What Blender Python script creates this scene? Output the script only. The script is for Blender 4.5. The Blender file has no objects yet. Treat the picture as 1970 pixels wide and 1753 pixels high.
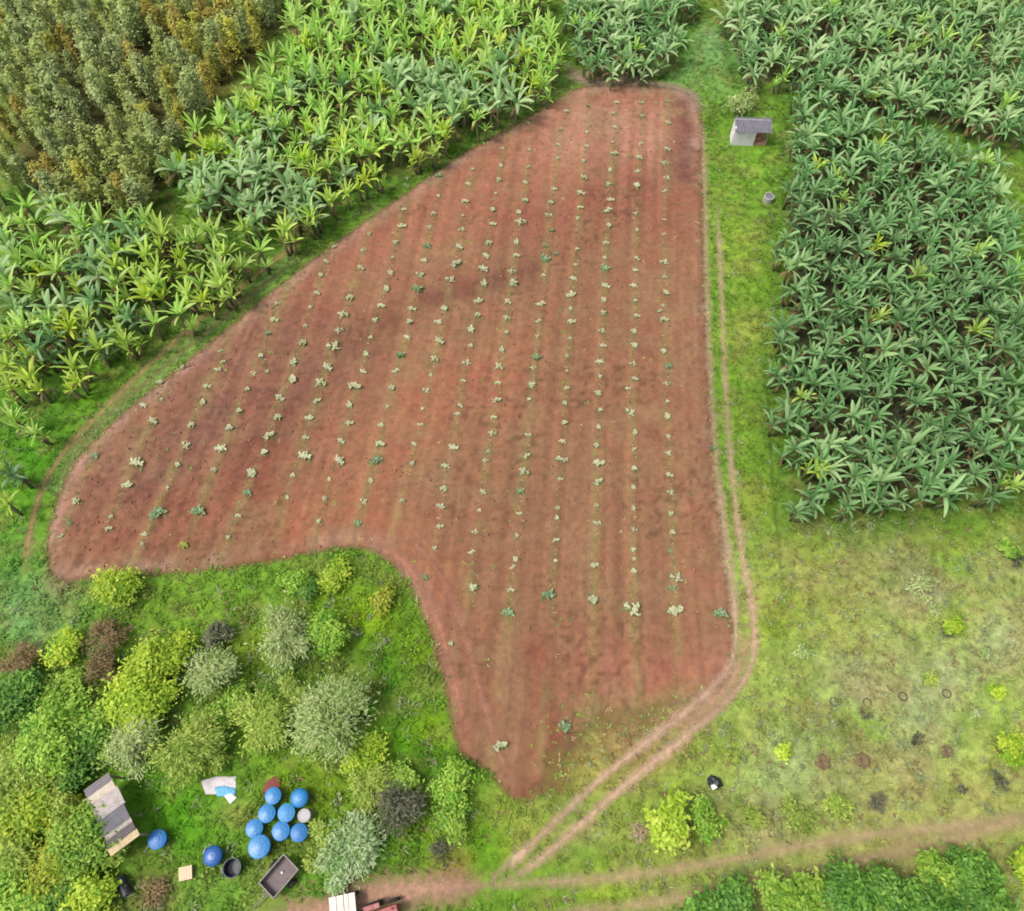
import bpy, math, random
import numpy as np
from mathutils import Vector, Matrix, Euler

sc = bpy.context.scene
rng = np.random.default_rng(7)
random.seed(7)
R = math.radians

# ------------------------------------------------------------------ camera, sky, sun, exposure
F_PX, CX, CY, CAM_H, PITCH = 1500.0, 985.0, 876.5, 56.0, R(63.0)
cam_d = bpy.data.cameras.new('camera')
cam_d.sensor_fit = 'HORIZONTAL'
cam_d.sensor_width = 36.0
cam_d.lens = 36.0 * F_PX / 1970.0
cam_d.clip_start, cam_d.clip_end = 0.5, 6000.0
cam = bpy.data.objects.new('camera', cam_d)
sc.collection.objects.link(cam)
cam.location = (0, 0, CAM_H)
cam.rotation_euler = (R(90) - PITCH, 0, 0)
sc.camera = cam

SUN_EL, SUN_AZ = R(60), R(-105)          # azimuth from +Y towards +X
world = bpy.data.worlds.new('World')
sc.world = world
world.use_nodes = True
wn = world.node_tree.nodes
sky = wn.new('ShaderNodeTexSky')
sky.sky_type = 'NISHITA'
sky.sun_disc = False
sky.sun_elevation = SUN_EL
sky.sun_rotation = SUN_AZ
sky.dust_density = 4.0
sky.ozone_density = 0.6
bg = wn['Background']
hs = wn.new('ShaderNodeHueSaturation')
hs.inputs['Saturation'].default_value = 0.45      # thin bright cloud: a whiter sky
world.node_tree.links.new(sky.outputs[0], hs.inputs['Color'])
world.node_tree.links.new(hs.outputs[0], bg.inputs[0])
bg.inputs[1].default_value = 0.15
sun_d = bpy.data.lights.new('sun', 'SUN')
sun_d.energy = 1.7
sun_d.angle = R(10)
sun_d.color = (1.0, 0.95, 0.86)
sun = bpy.data.objects.new('sun', sun_d)
sc.collection.objects.link(sun)
d = Vector((math.sin(SUN_AZ) * math.cos(SUN_EL), math.cos(SUN_AZ) * math.cos(SUN_EL), math.sin(SUN_EL)))
sun.rotation_euler = d.to_track_quat('Z', 'Y').to_euler()
sun.location = (-30, 30, 80)
sc.view_settings.view_transform = 'Standard'
sc.view_settings.look = 'None'
sc.view_settings.exposure = 0.92
sc.view_settings.gamma = 1.0
sc.cycles.filter_width = 1.8

# ------------------------------------------------------------------ helpers
fwd = np.array([0, math.cos(PITCH), -math.sin(PITCH)])
upv = np.array([0, math.sin(PITCH), math.cos(PITCH)])

def at(u, v, z=0.0):
    """photo pixel -> point at height z"""
    u = np.asarray(u, float); v = np.asarray(v, float)
    dx = (u - CX)
    dy = F_PX * fwd[1] - (v - CY) * upv[1]
    dz = F_PX * fwd[2] - (v - CY) * upv[2]
    t = (z - CAM_H) / dz
    return dx * t, dy * t

def pt(u, v, z=0.0):
    x, y = at(u, v, z)
    return Vector((float(x), float(y), z))

def proj(x, y, z=0.0):
    rx, ry, rz = x, y, z - CAM_H
    dep = ry * fwd[1] + rz * fwd[2]
    upc = ry * upv[1] + rz * upv[2]
    return CX + F_PX * rx / dep, CY - F_PX * upc / dep

KEXP = 2.0
def lin1(c):
    c = c / 255.0
    return c / 12.92 if c <= 0.04045 else ((c + 0.055) / 1.055) ** 2.4
def col(r, g, b, k=None):
    """colour as seen in daylight -> base colour"""
    k = KEXP if k is None else k
    return np.array([lin1(r) / k, lin1(g) / k, lin1(b) / k])

def tag(o, label=None, cat=None, group=None, kind=None):
    if label: o['label'] = label
    if cat: o['category'] = cat
    if group: o['group'] = group
    if kind: o['kind'] = kind
    return o

def link(o, parent=None):
    sc.collection.objects.link(o)
    if parent is not None:
        o.parent = parent
    return o

def empty(name, loc, rz=0.0):
    o = bpy.data.objects.new(name, None)
    o.empty_display_size = 0.3
    o.location = loc
    o.rotation_euler = (0, 0, rz)
    return link(o)

def np_mesh(name, V, faces, mats=None, mi=None, var=None, tint=None, smooth=False, extra=None):
    """faces: list of (n,k) int arrays"""
    me = bpy.data.meshes.new(name)
    V = np.ascontiguousarray(V, dtype=np.float32)
    faces = [np.asarray(f, np.int32) for f in faces if len(f)]
    me.vertices.add(len(V))
    me.vertices.foreach_set('co', V.ravel())
    nl = sum(f.size for f in faces); npoly = sum(len(f) for f in faces)
    me.loops.add(nl)
    me.polygons.add(npoly)
    me.loops.foreach_set('vertex_index', np.concatenate([f.ravel() for f in faces]))
    tot = np.concatenate([np.full(len(f), f.shape[1], np.int32) for f in faces])
    start = np.concatenate([[0], np.cumsum(tot)[:-1]]).astype(np.int32)
    me.polygons.foreach_set('loop_start', start)
    me.polygons.foreach_set('loop_total', tot)
    if smooth:
        me.polygons.foreach_set('use_smooth', np.ones(npoly, bool))
    for m in (mats or []):
        me.materials.append(m)
    if mi is not None:
        me.polygons.foreach_set('material_index', np.asarray(mi, np.int32))
    if var is not None:
        a = me.attributes.new('var', 'FLOAT', 'POINT')
        a.data.foreach_set('value', np.asarray(var, np.float32))
    if tint is not None:
        a = me.attributes.new('tint', 'FLOAT_COLOR', 'POINT')
        t4 = np.ones((len(V), 4), np.float32); t4[:, :3] = tint
        a.data.foreach_set('color', t4.ravel())
    for k, arr in (extra or {}).items():
        a = me.attributes.new(k, 'FLOAT', 'POINT')
        a.data.foreach_set('value', np.asarray(arr, np.float32))
    me.update()
    me.validate()
    return me

def mobj(name, me, parent=None, loc=None):
    o = bpy.data.objects.new(name, me)
    if loc is not None: o.location = loc
    return link(o, parent)

class MB:
    """collects simple solids into one mesh"""
    def __init__(s): s.v = []; s.f = []; s.n = 0
    def add(s, V, Fs):
        s.v.append(np.asarray(V, float)); s.f += [[i + s.n for i in f] for f in Fs]; s.n += len(V)
    def box(s, c, size, rot=None, taper=1.0):
        hx, hy, hz = size[0] / 2, size[1] / 2, size[2] / 2
        P = [Vector((x * hx * (taper if z > 0 else 1), y * hy * (taper if z > 0 else 1), z * hz)) for z in (-1, 1) for x, y in ((-1, -1), (1, -1), (1, 1), (-1, 1))]
        M = Euler(rot).to_matrix() if rot is not None else Matrix.Identity(3)
        P = [tuple(M @ p + Vector(c)) for p in P]
        s.add(P, [(3, 2, 1, 0), (4, 5, 6, 7), (0, 1, 5, 4), (1, 2, 6, 5), (2, 3, 7, 6), (3, 0, 4, 7)])
    def lathe(s, prof, n=28, c=(0, 0, 0), M=None):
        P = []
        for r, z in prof:
            for k in range(n):
                a = 2 * math.pi * k / n
                p = Vector((r * math.cos(a), r * math.sin(a), z))
                if M is not None: p = M @ p
                P.append(tuple(p + Vector(c)))
        Fs = []
        for i in range(len(prof) - 1):
            for k in range(n):
                Fs.append((i * n + k, i * n + (k + 1) % n, (i + 1) * n + (k + 1) % n, (i + 1) * n + k))
        s.add(P, Fs)
    def tube(s, pts, r0, r1=None, n=6):
        pts = [Vector(p) for p in pts]; r1 = r0 if r1 is None else r1
        P = []
        for i, p in enumerate(pts):
            t = (pts[min(i + 1, len(pts) - 1)] - pts[max(i - 1, 0)]).normalized()
            a = t.cross(Vector((0.31, 0.2, 0.93)))
            if a.length < 1e-3: a = t.cross(Vector((1, 0, 0)))
            a.normalize(); b = t.cross(a)
            r = r0 + (r1 - r0) * i / (len(pts) - 1)
            for k in range(n):
                an = 2 * math.pi * k / n
                P.append(tuple(p + a * (r * math.cos(an)) + b * (r * math.sin(an))))
        Fs = []
        for i in range(len(pts) - 1):
            for k in range(n):
                Fs.append((i * n + k, i * n + (k + 1) % n, (i + 1) * n + (k + 1) % n, (i + 1) * n + k))
        Fs.append(tuple(range(n))[::-1]); Fs.append(tuple((len(pts) - 1) * n + k for k in range(n)))
        s.add(P, Fs)
    def build(s, name, mat, parent=None, loc=None, smooth=False, bevel=0.0):
        me = bpy.data.meshes.new(name)
        me.from_pydata(np.concatenate(s.v).tolist(), [], s.f)
        me.materials.append(mat)
        if smooth:
            me.polygons.foreach_set('use_smooth', np.ones(len(me.polygons), bool))
        me.update()
        o = mobj(name, me, parent, loc)
        if bevel:
            b = o.modifiers.new('bevel', 'BEVEL'); b.width = bevel; b.segments = 2; b.limit_method = 'ANGLE'
        return o

# --- geometry of regions
def poly_world(pts, z=0.0):
    p = np.array(pts, float)
    x, y = at(p[:, 0], p[:, 1], z)
    return np.stack([x, y], 1)

def smooth_closed(P, it=2):
    for _ in range(it):
        Q = np.roll(P, -1, 0)
        P = np.stack([0.75 * P + 0.25 * Q, 0.25 * P + 0.75 * Q], 1).reshape(-1, 2)
    return P

def smooth_open(P, it=2):
    P = np.asarray(P, float)
    for _ in range(it):
        A, B = P[:-1], P[1:]
        M = np.stack([0.75 * A + 0.25 * B, 0.25 * A + 0.75 * B], 1).reshape(-1, 2)
        P = np.concatenate([P[:1], M, P[-1:]])
    return P

def sdist(X, Y, P, closed=True):
    """signed distance (positive inside) to polygon, or unsigned to polyline"""
    A = P; B = np.roll(P, -1, 0)
    if not closed: A, B = P[:-1], P[1:]
    best = np.full(X.shape, 1e9); ins = np.zeros(X.shape, bool)
    for (ax, ay), (bx, by) in zip(A, B):
        dx, dy = bx - ax, by - ay
        L = dx * dx + dy * dy + 1e-12
        t = np.clip(((X - ax) * dx + (Y - ay) * dy) / L, 0, 1)
        best = np.minimum(best, (X - ax - t * dx) ** 2 + (Y - ay - t * dy) ** 2)
        if closed:
            c = (ay > Y) != (by > Y)
            with np.errstate(divide='ignore', invalid='ignore'):
                ins ^= c & (X < dx * (Y - ay) / (dy if abs(dy) > 1e-12 else 1e-12) + ax)
    best = np.sqrt(best)
    return np.where(ins, best, -best) if closed else best

def sstep(a, b, x):
    t = np.clip((x - a) / (b - a), 0, 1)
    return t * t * (3 - 2 * t)

_G = rng.random((64, 64))
def vnoise(x, y):
    xi = np.floor(x).astype(int); yi = np.floor(y).astype(int)
    fx = x - xi; fy = y - yi
    fx = fx * fx * (3 - 2 * fx); fy = fy * fy * (3 - 2 * fy)
    g = lambda i, j: _G[i % 64, j % 64]
    return (g(xi, yi) * (1 - fx) + g(xi + 1, yi) * fx) * (1 - fy) + (g(xi, yi + 1) * (1 - fx) + g(xi + 1, yi + 1) * fx) * fy
def fbm(x, y, s=1.0, o=4):
    r = 0; a = 0.5; t = 0
    for k in range(o):
        r = r + a * vnoise(x / s * 2 ** k + 17.3 * k, y / s * 2 ** k + 5.1 * k); t += a; a *= 0.55
    return r / t

# ------------------------------------------------------------------ materials
def new_mat(name):
    m = bpy.data.materials.new(name); m.use_nodes = True
    nt = m.node_tree; b = nt.nodes['Principled BSDF']
    return m, nt, b

def N(nt, t, **kw):
    n = nt.nodes.new(t)
    for k, v in kw.items(): setattr(n, k, v)
    return n

def noise(nt, scale, detail=4, rough=0.6, coord='Object', vec=None):
    n = N(nt, 'ShaderNodeTexNoise'); n.inputs['Scale'].default_value = scale
    n.inputs['Detail'].default_value = detail; n.inputs['Roughness'].default_value = rough
    if vec is None:
        tc = N(nt, 'ShaderNodeTexCoord'); vec = tc.outputs[coord]
    nt.links.new(vec, n.inputs['Vector'])
    return n.outputs['Fac']

def mapr(nt, sock, a, b, c, d_):
    n = N(nt, 'ShaderNodeMapRange'); nt.links.new(sock, n.inputs[0])
    for i, v in zip((1, 2, 3, 4), (a, b, c, d_)): n.inputs[i].default_value = v
    return n.outputs[0]

def math_n(nt, op, a, b=None):
    n = N(nt, 'ShaderNodeMath', operation=op)
    for i, s in enumerate((a, b)):
        if s is None: continue
        if isinstance(s, (int, float)): n.inputs[i].default_value = s
        else: nt.links.new(s, n.inputs[i])
    return n.outputs[0]

def mixc(nt, fac, a, b, mode='MIX'):
    n = N(nt, 'ShaderNodeMix', data_type='RGBA', blend_type=mode)
    for s, i in ((fac, 0), (a, 6), (b, 7)):
        if hasattr(s, 'is_output'): nt.links.new(s, n.inputs[i])
        elif i == 0: n.inputs[0].default_value = s
        else: n.inputs[i].default_value = (*[float(q) for q in s], 1)
    return n.outputs[2]

def scale_c(nt, c, f):
    n = N(nt, 'ShaderNodeVectorMath', operation='SCALE')
    nt.links.new(c, n.inputs[0]); nt.links.new(f, n.inputs['Scale'])
    return n.outputs[0]

def attr(nt, name):
    return N(nt, 'ShaderNodeAttribute', attribute_name=name)

def bump(nt, b, h, strength, dist):
    n = N(nt, 'ShaderNodeBump'); n.inputs['Strength'].default_value = strength; n.inputs['Distance'].default_value = dist
    nt.links.new(h, n.inputs['Height']); nt.links.new(n.outputs[0], b.inputs['Normal'])

def ground_mat(name, lo=0.6, hi=1.4, s1=1.3, s2=6.0, bstr=0.6, bdist=0.15, edge=None, ew=(0.0, 0.5), enoise=0.9, rough=0.95, mottle=None, estr=1.0, escale=1.1):
    m, nt, b = new_mat(name)
    t = attr(nt, 'tint').outputs['Color']
    n1 = noise(nt, s1, 5, 0.65); n2 = noise(nt, s2, 4, 0.7)
    f = math_n(nt, 'MULTIPLY', mapr(nt, n1, 0.3, 0.7, lo, hi), mapr(nt, n2, 0.3, 0.7, lo * 0.5 + 0.5, hi * 0.5 + 0.5))
    c = scale_c(nt, t, f)
    if mottle is not None:
        n3 = noise(nt, s1 * 0.45, 6, 0.7)
        c = mixc(nt, mapr(nt, n3, 0.5, 0.7, 0, 0.6), c, mottle)
    nt.links.new(c, b.inputs['Base Color'])
    b.inputs['Roughness'].default_value = rough
    b.inputs['Specular IOR Level'].default_value = 0.15
    bump(nt, b, math_n(nt, 'ADD', n1, n2), bstr, bdist)
    if edge:
        e = attr(nt, edge).outputs['Fac']
        n4 = noise(nt, escale, 6, 0.75)
        ee = math_n(nt, 'ADD', e, math_n(nt, 'MULTIPLY', math_n(nt, 'SUBTRACT', n4, 0.5), enoise * 2))
        a = mapr(nt, ee, ew[0], ew[1], 0, estr)
        nt.links.new(a, b.inputs['Alpha'])
    return m

def leaf_mat(name, ca, cb, cc=None, trans=0.3, rough=0.5, vr=0.25, spec=0.3):
    trans = min(.55, trans + .1) if trans else 0
    """leaf colour runs ca..cb with the leaf's own variation, object-to-object drift towards cc"""
    m, nt, b = new_mat(name)
    v = attr(nt, 'var').outputs['Fac']
    c = mixc(nt, v, ca, cb)
    oi = N(nt, 'ShaderNodeObjectInfo').outputs['Random']
    if cc is not None:
        c = mixc(nt, mapr(nt, oi, 0.35, 1.0, 0.0, 0.8), c, cc)
    wn_ = N(nt, 'ShaderNodeTexWhiteNoise', noise_dimensions='1D'); nt.links.new(oi, wn_.inputs['W'])
    c = scale_c(nt, c, mapr(nt, wn_.outputs['Value'], 0, 1, 1 - vr, 1 + vr))
    nt.links.new(c, b.inputs['Base Color'])
    b.inputs['Roughness'].default_value = rough
    b.inputs['Specular IOR Level'].default_value = spec
    if trans:
        tr = N(nt, 'ShaderNodeBsdfTranslucent'); nt.links.new(c, tr.inputs[0])
        mx = N(nt, 'ShaderNodeMixShader'); mx.inputs[0].default_value = trans
        nt.links.new(b.outputs[0], mx.inputs[1]); nt.links.new(tr.outputs[0], mx.inputs[2])
        nt.links.new(mx.outputs[0], nt.nodes['Material Output'].inputs[0])
    return m

def tint_leaf_mat(name, trans=0.3):
    m, nt, b = new_mat(name)
    c = attr(nt, 'tint').outputs['Color']
    nt.links.new(c, b.inputs['Base Color']); b.inputs['Roughness'].default_value = 0.7
    b.inputs['Specular IOR Level'].default_value = 0.2
    tr = N(nt, 'ShaderNodeBsdfTranslucent'); nt.links.new(c, tr.inputs[0])
    mx = N(nt, 'ShaderNodeMixShader'); mx.inputs[0].default_value = trans
    nt.links.new(b.outputs[0], mx.inputs[1]); nt.links.new(tr.outputs[0], mx.inputs[2])
    nt.links.new(mx.outputs[0], nt.nodes['Material Output'].inputs[0])
    return m

def plain(name, c, rough=0.6, var=0.2, scale=4.0, dirt=None, dirt_amt=0.5, metal=0.0, spec=0.4, bstr=0.15):
    m, nt, b = new_mat(name)
    n1 = noise(nt, scale, 5, 0.65)
    cc = mixc(nt, mapr(nt, n1, 0.3, 0.7, 0, 1), np.asarray(c) * (1 - var), np.asarray(c) * (1 + var))
    if dirt is not None:
        n2 = noise(nt, scale * 0.6, 7, 0.75)
        cc = mixc(nt, mapr(nt, n2, 0.48, 0.68, 0, dirt_amt), cc, dirt)
    nt.links.new(cc, b.inputs['Base Color'])
    b.inputs['Roughness'].default_value = rough; b.inputs['Metallic'].default_value = metal
    b.inputs['Specular IOR Level'].default_value = spec
    if bstr: bump(nt, b, n1, bstr, 0.03)
    return m

# ------------------------------------------------------------------ traced outlines (photo pixels on the ground plane)
FIELD_PX = [(92, 1085), (90, 1030), (108, 970), (130, 910), (160, 868), (215, 812), (300, 742), (400, 662), (490, 588), (570, 523),
            (640, 472), (700, 428), (760, 387), (830, 337), (900, 290), (970, 252), (1040, 212), (1095, 178), (1130, 164), (1200, 163),
            (1290, 168), (1338, 183), (1352, 230), (1352, 330), (1355, 500), (1362, 700), (1374, 900), (1388, 1000), (1402, 1130),
            (1412, 1200), (1412, 1275), (1395, 1318), (1335, 1362), (1240, 1395), (1165, 1412), (1118, 1440), (1090, 1482), (1058, 1522),
            (1015, 1545), (975, 1530), (935, 1478), (897, 1465), (880, 1440), (860, 1350), (840, 1260), (815, 1190), (790, 1130),
            (760, 1088), (720, 1060), (680, 1052), (600, 1065), (500, 1087), (400, 1100), (300, 1106), (220, 1104), (150, 1118), (108, 1118)]
FIELD = smooth_closed(poly_world(FIELD_PX), 2)

BAN_R_PX = [(1535, 985), (1700, 985), (1850, 965), (2010, 945), (2010, 470), (1975, 430), (1925, 300), (1800, 240), (1700, 225), (1600, 165),
            (1530, 170), (1520, 260), (1525, 330), (1500, 420), (1505, 520), (1490, 640), (1492, 760), (1515, 880)]
BAN_R2_PX = [(1410, -30), (1400, 60), (1425, 110), (1490, 140), (1600, 165), (1720, 210), (1830, 215), (1910, 260), (2000, 250), (2010, -30)]
BAN_T_PX = [(1060, -30), (1075, 40), (1110, 100), (1150, 135), (1250, 140), (1310, 95), (1335, 30), (1345, -30)]
BAN_L_PX = [(590, -30), (560, 60), (500, 140), (440, 200), (380, 270), (350, 330), (400, 410), (470, 420), (560, 455), (620, 395), (660, 370),
            (740, 315), (840, 280), (900, 235), (1000, 190), (1085, 140), (1060, 60), (1040, -30)]
BAN_L2_PX = [(-40, 340), (60, 390), (190, 415), (300, 425), (380, 420), (440, 425), (500, 480), (470, 540), (380, 590), (300, 640), (180, 690),
             (70, 700), (-40, 690)]
WOOD_PX = [(-40, -40), (590, -40), (500, 80), (430, 160), (375, 200), (340, 265), (330, 350), (290, 400), (170, 410), (60, 375), (-40, 330)]
BZ = 2.6
BAN_R, BAN_R2, BAN_T, BAN_L, BAN_L2 = [poly_world(p, BZ) for p in (BAN_R_PX, BAN_R2_PX, BAN_T_PX, BAN_L_PX, BAN_L2_PX)]
WOOD = poly_world(WOOD_PX, 2.5)

TRACKS = {  # name: (points, width m, colour, strength)
    'outer': ([(1380, 395), (1385, 500), (1390, 620), (1397, 780), (1410, 930), (1428, 1070), (1445, 1160), (1454, 1225), (1446, 1290), (1405, 1345), (1320, 1418), (1210, 1503), (1115, 1588), (1040, 1655), (965, 1700)], 0.46),
    'inner': ([(1352, 240), (1356, 420), (1362, 640), (1373, 850), (1388, 985), (1402, 1090), (1413, 1170), (1417, 1235), (1405, 1285), (1365, 1330), (1285, 1398), (1195, 1465), (1115, 1535), (1035, 1612), (975, 1668), (930, 1700)], 0.44),
    'merge': ([(1432, 1200), (1433, 1235), (1426, 1275), (1398, 1325), (1345, 1372), (1300, 1408)], .9),
    'cross': ([(2000, 1572), (1850, 1588), (1700, 1602), (1550, 1626), (1400, 1655), (1250, 1681), (1100, 1696), (950, 1702), (850, 1706), (740, 1716)], 0.55),
    'lower': ([(2000, 1560), (1900, 1598), (1800, 1622), (1650, 1655), (1500, 1690), (1350, 1722), (1230, 1740), (1120, 1752), (1000, 1775)], 0.6),
    'yard': ([(950, 1700), (850, 1708), (760, 1716), (680, 1738), (600, 1762), (500, 1790)], 1.5),
    'left_outer': ([(590, 455), (540, 492), (490, 532), (430, 578), (370, 626), (300, 690), (235, 752), (175, 812), (120, 872), (82, 935), (62, 1000), (52, 1060), (50, 1110)], 0.5),
    'left_inner': ([(560, 505), (480, 570), (400, 635), (300, 720), (205, 800), (150, 862), (112, 935)], 0.35),
    'corner': ([(1085, 120), (1105, 148), (1135, 160), (1200, 158), (1290, 166), (1330, 180), (1350, 215)], 0.9),
    'field_outer': ([(700, 1040), (770, 1070), (815, 1130), (845, 1200), (868, 1290), (890, 1380), (912, 1450)], 0.55),
    'field_inner': ([(760, 1015), (820, 1065), (862, 1135), (892, 1210), (915, 1300), (940, 1390), (965, 1465), (1005, 1530)], 0.5),
    'old_rut': ([(1472, 640), (1478, 800), (1486, 930), (1496, 1030), (1506, 1130), (1512, 1180)], 0.22),
}
TW = {k: smooth_open(poly_world(v[0]), 2) for k, v in TRACKS.items()}

# vegetation colours of the ground, with painted banana-edge shade: (u, v, radius px, colour as lit, strength)
C_LUSH, C_YEL, C_DRY, C_BROWN, C_DARK, C_TEAL = (98, 140, 34), (138, 164, 52), (158, 168, 98), (160, 145, 100), (52, 84, 22), (112, 158, 92)
BLOBS = [
    (1430, 480, 60, (140, 168, 58), .8), (1440, 330, 60, (120, 165, 50), .8), (1400, 120, 60, (120, 170, 95), .9), (1370, 80, 40, (130, 175, 110), .8),
    (1440, 640, 50, (150, 165, 70), .8), (1450, 800, 50, (130, 150, 55), .8), (1450, 950, 45, (140, 150, 60), .8),
    (1480, 560, 25, (120, 165, 40), .9), (1480, 700, 22, (115, 160, 40), .9), (1500, 900, 30, (120, 160, 45), .8),
    (1600, 1010, 120, (100, 138, 38), .8), (1800, 1000, 120, (105, 140, 40), .8), (1950, 985, 90, (115, 150, 45), .8),
    (1560, 1080, 90, (150, 165, 70), .8), (1700, 1100, 90, (140, 150, 85), .7), (1780, 1130, 45, (158, 150, 125), .8), (1850, 1070, 60, (125, 160, 50), .8), (1940, 1100, 70, (150, 160, 90), .8),
    (1500, 1200, 60, (140, 165, 45), .9), (1600, 1180, 60, (150, 160, 75), .7), (1830, 1200, 60, (140, 165, 60), .7), (1720, 1240, 80, (150, 165, 90), .7), (1930, 1240, 70, (160, 170, 115), .8),
    (1550, 1280, 80, (145, 165, 80), .7), (1660, 1330, 60, (168, 172, 120), .8), (1800, 1320, 70, (165, 175, 125), .7), (1620, 1410, 60, (118, 160, 42), .9), (1700, 1410, 45, (125, 165, 50), .8),
    (1780, 1400, 70, (160, 172, 118), .7), (1900, 1400, 60, (135, 172, 70), .7), (1500, 1480, 80, (150, 172, 108), .8), (1400, 1450, 60, (140, 168, 60), .8), (1600, 1510, 90, (150, 168, 100), .7),
    (1750, 1520, 90, (158, 165, 95), .7), (1900, 1530, 80, (155, 160, 85), .8), (1480, 1580, 60, (135, 155, 80), .7), (1450, 1620, 40, (175, 165, 110), .7), (1700, 1640, 120, (158, 160, 85), .8),
    (1300, 1640, 60, (135, 150, 60), .7), (1160, 1640, 40, (100, 150, 25), .9), (1250, 1700, 80, (140, 150, 70), .6), (1150, 1720, 50, (130, 160, 40), .8), (1050, 1735, 40, (120, 155, 40), .7),
    (1250, 1440, 60, (150, 150, 70), .7), (1180, 1430, 70, (148, 140, 72), .8), (1110, 1480, 40, (120, 150, 35), .8), (1230, 1370, 40, (140, 145, 70), .7),
    (1200, 1560, 60, (135, 155, 60), .6), (1120, 1590, 40, (165, 155, 100), .6), (1020, 1590, 60, (150, 160, 70), .8), (960, 1570, 50, (140, 160, 60), .7),
    (920, 1650, 60, (98, 158, 25), .9), (1000, 1640, 40, (130, 160, 40), .8), (850, 1600, 60, (130, 155, 40), .7), (790, 1660, 70, (90, 150, 25), .8),
    (700, 1200, 60, (128, 165, 20), .9), (640, 1150, 60, (125, 165, 35), .8), (740, 1330, 50, (80, 138, 20), .9), (800, 1270, 50, (118, 155, 30), .8), (790, 1440, 60, (78, 142, 15), .9), (830, 1400, 40, (120, 160, 20), .8),
    (700, 1290, 50, (75, 130, 20), .8), (720, 1430, 40, (110, 150, 35), .7), (430, 1120, 80, (120, 165, 50), .8), (340, 1180, 60, (125, 165, 50), .8), (480, 1250, 60, (135, 165, 45), .7),
    (350, 1560, 90, (92, 160, 25), .95), (300, 1520, 50, (100, 162, 35), .9), (420, 1580, 50, (95, 160, 25), .9), (560, 1480, 60, (105, 150, 25), .8), (640, 1530, 60, (118, 150, 30), .8),
    (455, 1570, 35, (150, 150, 80), .7), (320, 1720, 45, (140, 125, 80), .8), (380, 1720, 40, (120, 160, 60), .7), (460, 1720, 60, (115, 165, 55), .8), (600, 1700, 60, (110, 165, 50), .8),
    (40, 1130, 70, (110, 165, 75), .9), (60, 1190, 60, (118, 172, 100), .8), (100, 1160, 60, (125, 165, 85), .7), (30, 1050, 50, (90, 150, 50), .7), (50, 950, 60, (88, 150, 28), .8),
    (150, 740, 50, (100, 160, 20), .9), (200, 690, 50, (110, 165, 15), .9), (280, 650, 45, (95, 150, 30), .8), (400, 560, 50, (90, 145, 35), .7), (480, 505, 30, (120, 140, 50), .6),
    (60, 800, 60, (60, 115, 25), .9), (80, 880, 60, (75, 140, 20), .9), (600, 440, 40, (80, 110, 35), .8), (700, 370, 45, (85, 125, 50), .8), (800, 320, 45, (90, 128, 42), .8), (950, 225, 45, (95, 130, 48), .8), (1060, 175, 35, (105, 135, 70), .7),  # dim greens along the left bananas' lower edge paint their shade
    (480, 130, 40, (130, 125, 60), .9), (410, 195, 50, (110, 130, 35), .9), (360, 280, 40, (100, 130, 30), .8), (330, 370, 40, (50, 90, 25), .8), (1230, 150, 60, (100, 140, 60), .8), (1310, 130, 50, (115, 160, 85), .8),
    (1210, 1410, 60, (162, 134, 88), .8), (1130, 1460, 50, (152, 138, 76), .75), (1300, 1372, 36, (172, 136, 100), .8), (1070, 1490, 30, (140, 140, 60), .7), (1150, 1500, 45, (150, 150, 72), .6),
    (455, 185, 40, (150, 150, 66), .9), (500, 120, 30, (146, 138, 78), .9), (545, 60, 28, (140, 132, 80), .9), (400, 250, 30, (130, 146, 44), .8),
    (1583, 1466, 14, (120, 80, 55), .9), (1660, 1463, 14, (105, 75, 50), .9), (1822, 1446, 11, (70, 60, 45), .9), (1690, 1545, 18, (150, 125, 95), .8), (120, 1110, 30, (150, 130, 100), .7), (860, 1690, 50, (150, 105, 65), .7),
]

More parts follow.
